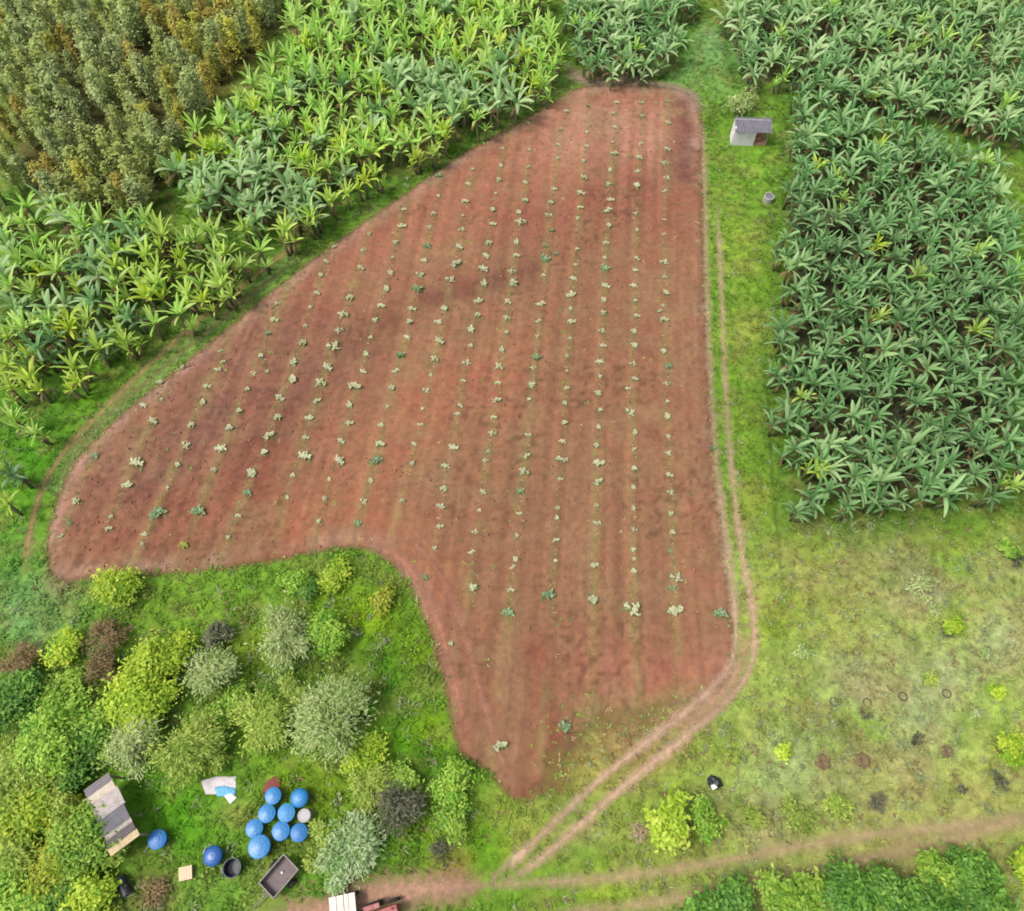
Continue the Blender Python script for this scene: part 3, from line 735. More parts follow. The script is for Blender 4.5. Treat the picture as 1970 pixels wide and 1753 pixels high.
M_dry = leaf_mat('dry_leaf', col(150, 125, 85), col(120, 95, 65), None, .15, .8)
M_stem = leaf_mat('banana_stem', col(120, 125, 85), col(120, 125, 85), col(140, 115, 85), 0, .7)
M_bdark = leaf_mat('banana_leaf_dark', col(92, 156, 78, 1.75), col(190, 228, 158, 1.75), col(148, 198, 124, 1.75), .4, .5, .2, .3)
M_bgrey = leaf_mat('banana_leaf_grey', col(136, 190, 100, 1.7), col(222, 246, 184, 1.7), col(178, 222, 140, 1.7), .4, .5, .15, .3)
M_blite = leaf_mat('banana_leaf_light', col(164, 226, 84, 1.5), col(234, 252, 156, 1.5), col(220, 246, 98, 1.5), .5, .5, .15, .3)
M_byel = leaf_mat('banana_leaf_yellow', col(190, 236, 64, 1.55), col(244, 253, 128, 1.55), col(226, 246, 84, 1.55), .45, .5, .12, .3)
BAN = {}
for kind, mt, hs, Ls, nl, wm, fl in (('dark', M_bdark, 2.35, 1.62, 11, .84, .1), ('grey', M_bgrey, 2.2, 1.9, 10, .95, .15), ('light', M_blite, 2.25, 1.5, 12, .8, -.02), ('yellow', M_byel, 2.2, 1.45, 12, .8, -.05)):
    BAN[kind] = [banana_meshes('banana_' + kind, 100 + i * 7 + hash(kind[0]) % 1 + ord(kind[0]), hs * random.uniform(.9, 1.12), nl + random.choice([-1, 0, 1, 2]), Ls * random.uniform(.92, 1.1), [mt, M_dry, M_stem], wm, fl) for i in range(7)]

def ordn(n):
    return f"{n}{'th' if 10 <= n % 100 <= 20 else {1: 'st', 2: 'nd', 3: 'rd'}.get(n % 10, 'th')}"

def lattice(P, origin, ang, sp_a, sp_b, jit, grow=0.0):
    """jittered planting lattice inside polygon P: list of (x, y, line, place in line)"""
    ca, sa = math.cos(ang), math.sin(ang)
    A = np.arange(-90, 91) * sp_a; B = np.arange(-90, 91) * sp_b
    AA, BB = np.meshgrid(A, B, indexing='ij'); ia, ib = np.meshgrid(np.arange(181), np.arange(181), indexing='ij')
    AA = AA + (ib % 2) * sp_a * .5
    AA = AA + rng.normal(0, jit, AA.shape); BB = BB + rng.normal(0, jit, BB.shape)
    x = origin[0] + AA * ca - BB * sa; y = origin[1] + AA * sa + BB * ca
    k = sdist(x.ravel(), y.ravel(), P) > 0.15 - grow
    return x.ravel()[k], y.ravel()[k], ia.ravel()[k], ib.ravel()[k]

plants = []   # x, y, z-rot, scale, kind, variant, label
def add_block(P, origin, ang, sp, jit, kindf, name, line_phrase, end_phrase, line_sign=1, end_sign=1, drop=.04, grow=0.0):
    x, y, ia, ib = lattice(P, origin, ang, sp, sp * .92, jit, grow)
    lines = sorted(set(ib.tolist()), reverse=line_sign < 0)
    for li, b in enumerate(lines):
        sel = [i for i in range(len(x)) if ib[i] == b]
        sel.sort(key=lambda i: ia[i] * end_sign)
        q = 0
        for i in sel:
            if rng.random() < drop: continue
            q += 1
            kd = kindf(float(x[i]), float(y[i]))
            plants.append((float(x[i]), float(y[i]), rng.uniform(0, 6.28), float(rng.uniform(.82, 1.15)) * (1.14 if grow else 1.0), kd, int(rng.integers(0, 7)),
                           f"{ {'dark': 'dark green', 'grey': 'grey-green', 'light': 'light green', 'yellow': 'yellow-green'}[kd] } banana plant, {ordn(q)} {end_phrase} in {ordn(li + 1)} line {line_phrase}", name))
def k_right(x, y): return 'yellow' if rng.random() < .01 else ('light' if rng.random() < .03 else ('grey' if rng.random() < .06 else 'dark'))
def k_far(x, y): return 'grey' if rng.random() < .45 else ('light' if rng.random() < .08 else 'dark')
GREYL = [(480, 365, 85), (570, 375, 60), (400, 345, 60), (860, 175, 60), (940, 175, 45), (960, 195, 50), (780, 150, 40)]
def k_left(x, y):
    uu, vv = proj(x, y, BZ)
    for a, b, r_ in GREYL:
        if math.hypot(uu - a, (vv - b) * 1.4) < r_: return 'grey'
    q = rng.random()
    return 'yellow' if q < .2 else ('dark' if q > .95 else ('grey' if q > .9 else 'light'))
def k_left2(x, y):
    q = rng.random(); uu, vv = proj(x, y, BZ)
    if uu > 270: return 'yellow' if q < .3 else 'light'
    return 'yellow' if q < .08 else ('dark' if q > .86 else ('grey' if q > .74 else 'light'))
o_r = at(1500, 990, BZ); 
add_block(BAN_R, o_r, R(90), 1.72, .34, k_right, 'dark banana plantation by the hut', 'from the grass strip', 'from the pasture edge', -1, 1)
a1 = pt(0, 700, BZ); a2 = pt(1085, 150, BZ); angL = math.atan2(a2.y - a1.y, a2.x - a1.x)
add_block(BAN_L, (a1.x, a1.y), angL, 1.94, .36, k_left, 'light banana plantation along the field', 'from the field margin', 'from the lower end', 1, 1, .04, .6)
add_block(BAN_L2, (a1.x, a1.y), angL, 2.0, .4, k_left2, 'light banana plants left of the field', 'from the track', 'from the frame edge', 1, 1, .04, .7)
add_block(BAN_T, at(1060, 140, BZ), 0, 1.85, .32, k_far, 'banana plants above the field', 'above the field', 'from its left side', 1, 1)
add_block(BAN_R2, at(1400, 200, BZ), 0, 1.85, .32, k_far, 'far banana plantation beyond the hut', 'beyond the hut', 'from the gap', 1, 1, .08)
# loose plants by the lower left track, each seen alone
for (uu, vv, kd, s, lab) in ((60, 735, 'yellow', 1.25, 'large yellow-green banana plant standing alone above the bend of the track'), (140, 728, 'yellow', .95, 'small bright banana plant beside the largest yellow-green one by the track'),
                             (25, 800, 'light', 1.1, 'light green banana plant below the big yellow one, by the grass'), (60, 825, 'light', .9, 'short light green banana plant leaning over bright grass'),
                             (20, 905, 'dark', 1.0, 'green banana plant with drooping leaves, second from lowest by the track'), (5, 965, 'light', .9, 'lowest banana plant of the left margin, cut by the frame'),
                             (15, 745, 'light', .9, 'half hidden banana plant left of the big yellow-green one'), (1450, 135, 'grey', .95, 'pale banana plant standing out at the grass gap above the hut'), (265, 285, 'dark', 1.0, 'single dark banana plant among the slender wood trees')):
    p = pt(uu, vv, BZ)
    plants.append((p.x, p.y, rng.uniform(0, 6.28), s, kd, int(rng.integers(0, 7)), lab, None))

camp = np.array([0, 0, CAM_H])
vis = []
for p in plants:
    uu, vv = proj(p[0], p[1], 2.8)
    vis.append(-30 < uu < 2000 and -40 < vv < 1790)
plants = [p for p, k in zip(plants, vis) if k]
plants.sort(key=lambda p: (p[7] is not None, p[0] ** 2 + p[1] ** 2 + CAM_H ** 2))
print('banana plants', len(plants))
for p in plants[:298]:
    tr, cr = BAN[p[4]][p[5]]
    o = empty('banana_plant', (p[0], p[1], 0), p[2]); o.scale = (p[3],) * 3
    tag(o, p[6], 'banana plant', p[7])
    mobj('trunk', tr, o); mobj('crown', cr, o)
# the far remainder as one mass
def join_copies(name, items, mats):
    """items: (mesh, matrix 4x4 np, material slot offset)"""
    cache = {}
    VV, FF, MI, VA = [], [], [], []; n = 0
    for me, Mx, mo in items:
        if me.name not in cache:
            v_ = np.empty(len(me.vertices) * 3, np.float32); me.vertices.foreach_get('co', v_)
            q = [list(pl.vertices) for pl in me.polygons if len(pl.vertices) == 4]; m_ = [pl.material_index for pl in me.polygons if len(pl.vertices) == 4]
            va = np.empty(len(me.vertices), np.float32); me.attributes['var'].data.foreach_get('value', va)
            cache[me.name] = (v_.reshape(-1, 3), np.array(q), np.array(m_), va)
        v_, q, m_, va = cache[me.name]
        VV.append(v_ @ Mx[:3, :3].T + Mx[:3, 3]); FF.append(q + n); MI.append(np.array(mo)[m_]); VA.append(np.clip(va * rng.uniform(.6, 1.2), 0, 1)); n += len(v_)
    return np_mesh(name, np.concatenate(VV), [np.concatenate(FF)], mats, np.concatenate(MI), np.concatenate(VA), smooth=True)
mats_all = [M_bdark, M_bgrey, M_blite, M_byel, M_dry, M_stem]
kidx = {'dark': 0, 'grey': 1, 'light': 2, 'yellow': 3}
items = []
for p in plants[298:]:
    tr, cr = BAN[p[4]][p[5]]
    Mx = np.eye(4); c, s = math.cos(p[2]) * p[3], math.sin(p[2]) * p[3]
    Mx[:3, :3] = [[c, -s, 0], [s, c, 0], [0, 0, p[3]]]; Mx[:3, 3] = (p[0], p[1], 0)
    items.append((cr, Mx, [kidx[p[4]], 4, 5])); items.append((tr, Mx, [5]))
if items:
    tag(mobj('banana_grove', join_copies('banana_grove', items, mats_all)), 'far banana plants closing up into one leafy mass beyond the nearer lines', 'banana plants', None, 'stuff')

# ------------------------------------------------------------------ leafy crowns
def leaf_cloud(nm, seed, mats, rx, ry, rz, cz, nclump, nleaf, size, clump_r=.35, shell=.55, twigs=0, lift=.5, spindle=0.0, aspect=.5, radial=0.0, cone=0.0):
    """leaf-sized faces in clumps through an ellipsoid; optional bare twigs; slot 0 leaves, 1 twigs"""
    r = np.random.default_rng(seed)
    dirs = r.normal(size=(nclump, 3)); dirs /= np.linalg.norm(dirs, axis=1)[:, None]
    dirs[:, 2] = np.where(dirs[:, 2] < -.45, -dirs[:, 2], dirs[:, 2])
    rad = (shell + (1 - shell) * r.random(nclump) ** .6) * r.uniform(.8, 1.12, nclump)
    C = dirs * rad[:, None]
    if spindle:
        zc = r.uniform(-1, 1, nclump); prof = np.maximum(.18, np.cos(zc * np.pi / 2) ** .6) * (1 - cone * (zc + 1) / 2)
        a = r.uniform(0, 6.28, nclump); q = r.uniform(.35, 1.0, nclump) * prof
        C = np.stack([np.cos(a) * q, np.sin(a) * q, zc], 1) * np.array([rx, ry, rz])
    else:
        nlob = 9; ld = r.normal(size=(nlob, 3)); ld[:, 2] = np.abs(ld[:, 2]) * .7; ld /= np.linalg.norm(ld, axis=1)[:, None]
        lc = ld * r.uniform(.35, .8, nlob)[:, None]; lr = r.uniform(.2, .48, nlob); lc[0] = 0; lr[0] = .6
        li = r.integers(0, nlob, nclump); C = lc[li] + C * lr[li][:, None]
    C = C * np.array([rx, ry, rz]) if not spindle else C
    ci = r.integers(0, nclump, nleaf)
    cr = clump_r * min(rx, ry) * r.uniform(.6, 1.4, nclump)
    off = r.normal(size=(nleaf, 3)) * (cr[ci] * .5)[:, None]; off[:, 2] *= .7
    P = C[ci] + off
    nrm = P / np.array([rx, ry, rz]); nrm /= np.linalg.norm(nrm, axis=1)[:, None] + 1e-6
    nrm = nrm * .45 + r.normal(size=(nleaf, 3)) * .4 + np.array([0, 0, lift]); nrm /= np.linalg.norm(nrm, axis=1)[:, None] + 1e-6
    tv = r.normal(size=(nleaf, 3))
    if radial: tv = np.cross(nrm, P / (np.linalg.norm(P, axis=1)[:, None] + 1e-6) + tv * .35)
    a = np.cross(nrm, tv); a /= np.linalg.norm(a, axis=1)[:, None] + 1e-6; b = np.cross(nrm, a)
    s = size * (.5 + 1.2 * r.random(nleaf) ** 1.6)[:, None]
    P = P + np.array([0, 0, cz])
    V = np.stack([P - a * s, P - b * s * aspect + nrm * s * .15, P + a * s, P + b * s * aspect + nrm * s * .15], 1).reshape(-1, 3)
    V[:, 2] = np.maximum(V[:, 2], .03)
    Q = np.arange(nleaf * 4).reshape(-1, 4)
    cv = r.random(nclump); var = np.clip(cv[ci] * .75 + r.random(nleaf) * .45 - .1, 0, 1)
    var = np.repeat(var, 4)
    mi = [0] * nleaf
    if twigs:
        mb = MB()
        for i in range(twigs):
            k = i % nclump; t = C[k] * r.uniform(.95, 1.25) + np.array([0, 0, cz]); m = t * .5 + r.normal(size=3) * .08 * rx; m[2] = max(m[2], .15); t[2] = max(t[2], .2)
            mb.tube([(m[0] * .2, m[1] * .2, max(.05, cz - rz * .9)), tuple(m), tuple(t)], .03 * rx ** .5, .012, 3)
        tv_ = np.concatenate(mb.v); tq = np.array([f_ for f_ in mb.f if len(f_) == 4]) + len(V)
        V = np.concatenate([V, tv_]); Q = np.concatenate([Q, tq]); mi += [1] * len(tq); var = np.concatenate([var, np.full(len(tv_), .5)])
    return np_mesh(nm, V, [Q], mats, mi, var)

def trunk_mesh(nm, seed, h, r0, spread, nlimb, mat):
    r = random.Random(seed); mb = MB()
    top = (r.uniform(-.1, .1) * h, r.uniform(-.1, .1) * h, h * .62)
    mb.tube([(0, 0, -.05), (top[0] * .4, top[1] * .4, h * .3), top], r0, r0 * .6, 7)
    for i in range(nlimb):
        a = i * 6.28 / nlimb + r.uniform(-.4, .4); q = spread * r.uniform(.5, .9)
        s = (top[0] * .7, top[1] * .7, h * r.uniform(.35, .6))
        mb.tube([s, (s[0] + math.cos(a) * q * .5, s[1] + math.sin(a) * q * .5, h * .72), (s[0] + math.cos(a) * q, s[1] + math.sin(a) * q, h * r.uniform(.85, 1.0))], r0 * .5, r0 * .15, 5)
    me = bpy.data.meshes.new(nm); me.from_pydata(np.concatenate(mb.v).tolist(), [], mb.f); me.materials.append(mat); me.update()
    return me

M_bark = plain('bark', col(120, 105, 85), .9, .3, 8)
M_twig = plain('twig', col(190, 185, 165), .9, .25, 8)
M_twigd = plain('dark_twig', col(85, 75, 65), .9, .25, 8)
M_twigp = plain('dry_twig', col(196, 172, 136), .9, .25, 8)

# ------------------------------------------------------------------ broad-leaved weeds, uncountable
def undergrowth(name, X, Y, tint, rad, nl):
    n = len(X)
    off = rng.normal(size=(n, nl, 3)) * rad[:, None, None] * np.array([.5, .5, .22]); 
    P = off + np.stack([X, Y, rad * .3], 1)[:, None, :]
    P[..., 2] = np.maximum(P[..., 2], .04)
    nrm = rng.normal(size=(n, nl, 3)) * .4 + np.array([0, 0, .9]) + off / rad[:, None, None] * .5; nrm /= np.linalg.norm(nrm, axis=-1)[..., None]
    tv = rng.normal(size=(n, nl, 3)); a = np.cross(nrm, tv); a /= np.linalg.norm(a, axis=-1)[..., None]; b = np.cross(nrm, a)
    s_ = (rng.uniform(.06, .14, (n, nl)) * (.6 + rad[:, None]))[..., None]
    V = np.stack([P - a * s_, P - b * s_ * .55, P + a * s_, P + b * s_ * .55], 2).reshape(-1, 3)
    V[:, 2] = np.maximum(V[:, 2], .02)
    tt = np.repeat((tint[:, None, :] * rng.uniform(.7, 1.3, (n, nl, 1))).reshape(-1, 3), 4, 0)
    o = mobj(name, np_mesh(name, V, [np.arange(len(V)).reshape(-1, 4)], [M_tuft], tint=tt)); tag(o, kind='stuff')
x, y, uu, vv = scatter(13000)
lush = (uu < 930) & (vv > 1060); past = (uu > 1050) & (vv > 1000)
inside = np.zeros(len(x), bool)
for P in (BAN_R, BAN_R2, BAN_T, BAN_L, WOOD): inside |= sdist(x, y, P) > 1.5
lawn = np.hypot((uu - 350) / 90, (vv - 1575) / 80) < 1
k = clear(uu, vv, 1.2) & (sdist(x, y, FIELD) < -.15) & ~on_tracks(x, y, .25) & ~inside & ~lawn & (rng.random(len(x)) < np.where(lush, .75, np.where(past, .36, .22))) & (fbm(x + 5, y, 2.6) > np.where(lush, .36, .44))
x, y, uu, vv = x[k], y[k], uu[k], vv[k]; lush = lush[k]; past = past[k]
tnt = base_tint(x, y) * rng.uniform(.9, 1.7, (len(x), 1))
gr = (rng.random(len(x)) < np.where(past, .35, .12))[:, None]
tnt = np.where(gr, (col(176, 190, 138) if True else 0) * rng.uniform(.7, 1.15, (len(x), 1)), tnt)
undergrowth('undergrowth', x, y, tnt, np.where(lush, rng.uniform(.25, .75, len(x)), rng.uniform(.12, .42, len(x))), 34)

# ------------------------------------------------------------------ the wood of slender trees, upper left
WM = {
    'olive': leaf_mat('wood_olive', col(134, 158, 62, 1.7), col(232, 242, 146, 1.7), col(180, 198, 98, 1.7), .3, .6, .2),
    'green': leaf_mat('wood_green', col(142, 170, 84, 1.7), col(234, 246, 170, 1.7), col(186, 204, 124, 1.7), .3, .6, .2),
    'golden': leaf_mat('wood_golden', col(176, 166, 58, 1.7), col(240, 224, 112, 1.7), col(200, 182, 80, 1.7), .3, .6, .2),
    'yellow': leaf_mat('wood_yellow', col(170, 176, 52, 1.7), col(244, 240, 110, 1.7), col(206, 204, 80, 1.7), .3, .6, .2),
}
WT = {}
for kd in WM:
    WT[kd] = []
    for i in range(4):
        hh = 4.6 * random.uniform(.9, 1.12)
        WT[kd].append((leaf_cloud('wood_crown_' + kd, 300 + i * 13 + ord(kd[0]), [WM[kd], M_bark], .98, .98, hh * .44, hh * .56, 80, 1050, .12, .45, .5, 5, 1.2, spindle=1, cone=.55),
                       trunk_mesh('wood_trunk_' + kd, 40 + i, hh * 1.3, .07, .25, 3, M_bark)))
e1 = pt(330, 350, 2.5); e2 = pt(560, 40, 2.5); angW = math.atan2(e2.y - e1.y, e2.x - e1.x)
x, y, ia, ib = lattice(WOOD, (e1.x, e1.y), angW, 2.0, 2.0, .32)
lines = sorted(set(ib.tolist()))
wn_ct = 0
GOLD = [(400, 40, 55), (330, 60, 40), (410, 130, 35), (20, 220, 45), (120, 140, 35), (60, 290, 35), (230, 330, 30), (30, 80, 30), (100, 60, 30), (250, 70, 40), (300, 10, 40), (390, 0, 50)]
for li, b in enumerate(lines):
    sel = sorted([i for i in range(len(x)) if ib[i] == b], key=lambda i: ia[i]); q = 0
    for i in sel:
        uu, vv = proj(x[i], y[i], 4.0)
        if not (-30 < uu < 2000 and -60 < vv < 1790) or rng.random() < .05: continue
        q += 1
        w = sum(1 for a, b_, r_ in GOLD if math.hypot(uu - a, vv - b_) < r_)
        p_ = rng.random()
        kd = ('golden' if p_ < .26 else 'yellow') if w and p_ < .5 else ('olive' if p_ < .5 or .5 <= p_ < .72 else ('green' if p_ < .95 else 'yellow'))
        cr, tr = WT[kd][int(rng.integers(0, 4))]
        o = empty('slender_tree', (x[i], y[i], 0), rng.uniform(0, 6.28)); s = float(rng.uniform(.72, 1.12)); o.scale = (s * rng.uniform(.9, 1.2), s * rng.uniform(.9, 1.2), s)
        nmk = {'olive': 'olive', 'green': 'greyish green', 'golden': 'golden brown', 'yellow': 'yellowish'}[kd]
        tag(o, f'slender {nmk} tree, {ordn(q)} from the lower end in {ordn(li + 1)} line from the banana edge', 'tree', 'slender trees of the upper left wood')
        mobj('trunk', tr, o); mobj('crown', cr, o); wn_ct += 1
print('wood trees', wn_ct)

# ------------------------------------------------------------------ seedlings in the red field
M_sp = leaf_mat('seedling_pale', col(208, 216, 160, 1.8), col(240, 240, 204, 1.8), col(226, 226, 178, 1.8), .3, .6, .1)
M_sg = leaf_mat('seedling_green', col(120, 160, 105), col(186, 208, 160), col(160, 185, 130), .25, .6, .15)
M_sy = leaf_mat('seedling_yellow', col(160, 170, 60), col(200, 205, 100), col(190, 190, 90), .25, .6, .15)
M_sl = leaf_mat('seedling_low', col(104, 128, 62), col(140, 158, 90), col(130, 140, 80), .2, .6, .15)  # dull green low leaves, dark to paint the shadow fringe round each clump
def seedling(nm, seed, mat):
    r = random.Random(seed); Vs, Qs, mi, var = [], [], [], []; n = 0
    el = r.uniform(.6, .95)
    hubs = [(0, 0)] + [(r.gauss(0, .11), r.gauss(0, .08)) for _ in range(r.choice([1, 2, 3]))]
    for i in range(38):
        low = i < 13; hx, hy = hubs[i % len(hubs)]
        V, Q = blade(i * 2.4 + r.uniform(-.5, .5), r.uniform(.10, .2) * (1.35 if low else 1), R(6 if low else r.uniform(8, 45)), R(45), r.uniform(.035, .065), 3, .15, r.uniform(-.4, .4), -1)
        V = V + np.array([hx + r.gauss(0, .05), hy * el + r.gauss(0, .04), .03 if low else r.uniform(.07, .15)])
        Vs.append(V); Qs.append(Q + n); n += len(V); mi += [1 if low else 0] * len(Q); var.append(np.full(len(V), r.random()))
    return np_mesh(nm, np.concatenate(Vs), [np.concatenate(Qs)], [mat, M_sl], mi, np.concatenate(var))
SEED = {'': [seedling('seedling', 10 + i, M_sp) for i in range(7)], 'g': [seedling('seedling', 50 + i, M_sg) for i in range(4)], 'y': [seedling('seedling', 80 + i, M_sy) for i in range(2)]}
def place_seed(uu, vv, s, kd, lab):
    p = pt(uu, vv, .17)
    o = mobj('seedling', random.choice(SEED[kd]), None, (p.x, p.y, .09))
    q = max(s, .85) * 1.05 * random.uniform(.92, 1.08)
    o.scale = (q, q, q); o.rotation_euler = (0, 0, random.uniform(-.5, .5) + random.choice([0, math.pi]))
    tag(o, lab, 'seedling', 'seedlings planted in rows on the red field')
for k, row in enumerate(ROWS):
    r = sorted(row, key=lambda q: q[1])
    for i, q in enumerate(r):
        kd = q[3] if len(q) > 3 else ''
        look = ('large ' if q[2] >= 1.5 else ('small ' if q[2] < .95 else '')) + {'': 'pale', 'g': 'green', 'y': 'yellowish'}[kd]
        rw = 'row nearest the right-hand track' if k == 0 else ('shortest row at the left' if k == 15 else f'{ordn(k + 1)} row from the right-hand track')
        place_seed(q[0], q[1], q[2], kd, f'{look} seedling, {ordn(i + 1)} from the far end of the {rw}')
for q in EXTRA:
    place_seed(q[0], q[1], q[2], q[3], ('green' if q[3] else 'pale') + ' seedling ' + q[4])
# the countless sprouts between them
sx, sy = [], []
for k, row in enumerate(ROWS):
    v0, v1 = min(q[1] for q in row) - 8, max(q[1] for q in row) + (45 if k < 6 else 5)
    vv_ = v0
    while vv_ < v1:
        vv_ += rng.uniform(3, 9) * (.7 + vv_ / 1800)
        us = np.interp(vv_, [q[1] for q in sorted(row, key=lambda q: q[1])], [q[0] for q in sorted(row, key=lambda q: q[1])])
        px_, py_ = at(us + rng.normal(0, 2.6), vv_)
        sx.append(px_); sy.append(py_)
sx, sy = np.array(sx), np.array(sy)
tw = np.where((rng.random(len(sx)) < .35)[:, None], col(205, 180, 140), col(160, 170, 98)) * rng.uniform(.8, 1.3, (len(sx), 1))
hh = rng.uniform(.06, .15, len(sx))
o = tufts('crop_sprouts', sx, sy, tw, hh, hh * 1.2 + .05, 7, .035, z0=.10)
o['label'] = 'tiny sprouts and crop litter lining the planted rows between the seedlings'

# ------------------------------------------------------------------ bushes and trees
BM = {
    'yellowgreen': leaf_mat('bush_yellowgreen', col(130, 184, 30, 1.45), col(232, 246, 90, 1.45), None, .4, .55, .1),
    'green': leaf_mat('bush_green', col(100, 166, 34, 1.45), col(206, 236, 100, 1.45), None, .35, .55, .15),
    'darkgreen': leaf_mat('bush_darkgreen', col(50, 106, 30, 1.45), col(140, 190, 74, 1.45), None, .3, .55, .12),
    'olive': leaf_mat('bush_olive', col(122, 164, 46, 1.45), col(222, 236, 120, 1.45), None, .4, .6, .12),
    'greypale': leaf_mat('bush_greypale', col(130, 172, 62, 1.45), col(234, 240, 176, 1.45), None, .4, .6, .1),
    'silver': leaf_mat('bush_silver', col(132, 186, 84, 1.45), col(240, 250, 204, 1.45), None, .4, .6, .08),
    'brown': leaf_mat('bush_brown', col(120, 110, 56, 1.6), col(178, 146, 108, 1.6), None, .2, .7, .12),
    'charcoal': leaf_mat('bush_charcoal', col(70, 78, 46, 1.6), col(146, 146, 116, 1.6), None, .2, .7, .12),
    'citrus': leaf_mat('bush_citrus', col(176, 214, 50, 1.3), col(240, 250, 116, 1.3), None, .45, .5, .05),
    'gold': leaf_mat('bush_gold', col(130, 164, 30, 1.45), col(214, 214, 74, 1.45), None, .35, .55, .1),
}
def bush(uu, vv, rpx, kd, label, name='bush', cat='bush', hk=1.0, dens=1.0, tw=None, leaf=.13, group=None, sq=1.0, shell=.55, nclump=None):
    z0 = rpx / 31.0 * hk
    depth_s = F_PX / np.linalg.norm([0, (at(uu, vv, z0)[1]) , z0 - CAM_H])      # px per metre there, roughly
    Rr = rpx * 1.14 / depth_s
    cz = Rr * .78 * hk
    p = pt(uu, vv, cz)
    nc = nclump or int(16 + 12 * Rr * Rr); nl = int(1250 * Rr * Rr * dens)
    if kd == 'citrus' and rpx > 20: nc, shell = 24, .75
    tws = {'pale': M_twig, 'dark': M_twigd, 'pink': M_twigp}.get(tw, M_bark)
    o = empty(name, (p.x, p.y, 0), random.uniform(0, 6.28))
    tag(o, label, cat, group)
    sd = int(uu * 7 + vv * 3); rad_ = 1.0 if kd in ('greypale', 'silver', 'olive', 'brown', 'charcoal') else 0.0
    mobj('crown', leaf_cloud(name + '_crown', sd, [BM[kd], tws], Rr * .92, Rr * .92 * sq, Rr * .75 * hk, cz, nc, nl, leaf * (1.0 if rad_ else .95), .34, shell, 0 if tw is None else int(30 + 26 * Rr), .9, aspect=.3 if rad_ else .5, radial=rad_), o)
    mobj('trunk', trunk_mesh(name + '_trunk', sd, cz * 1.25, .05 + .025 * Rr, Rr * .7, 4, tws), o)
    return o
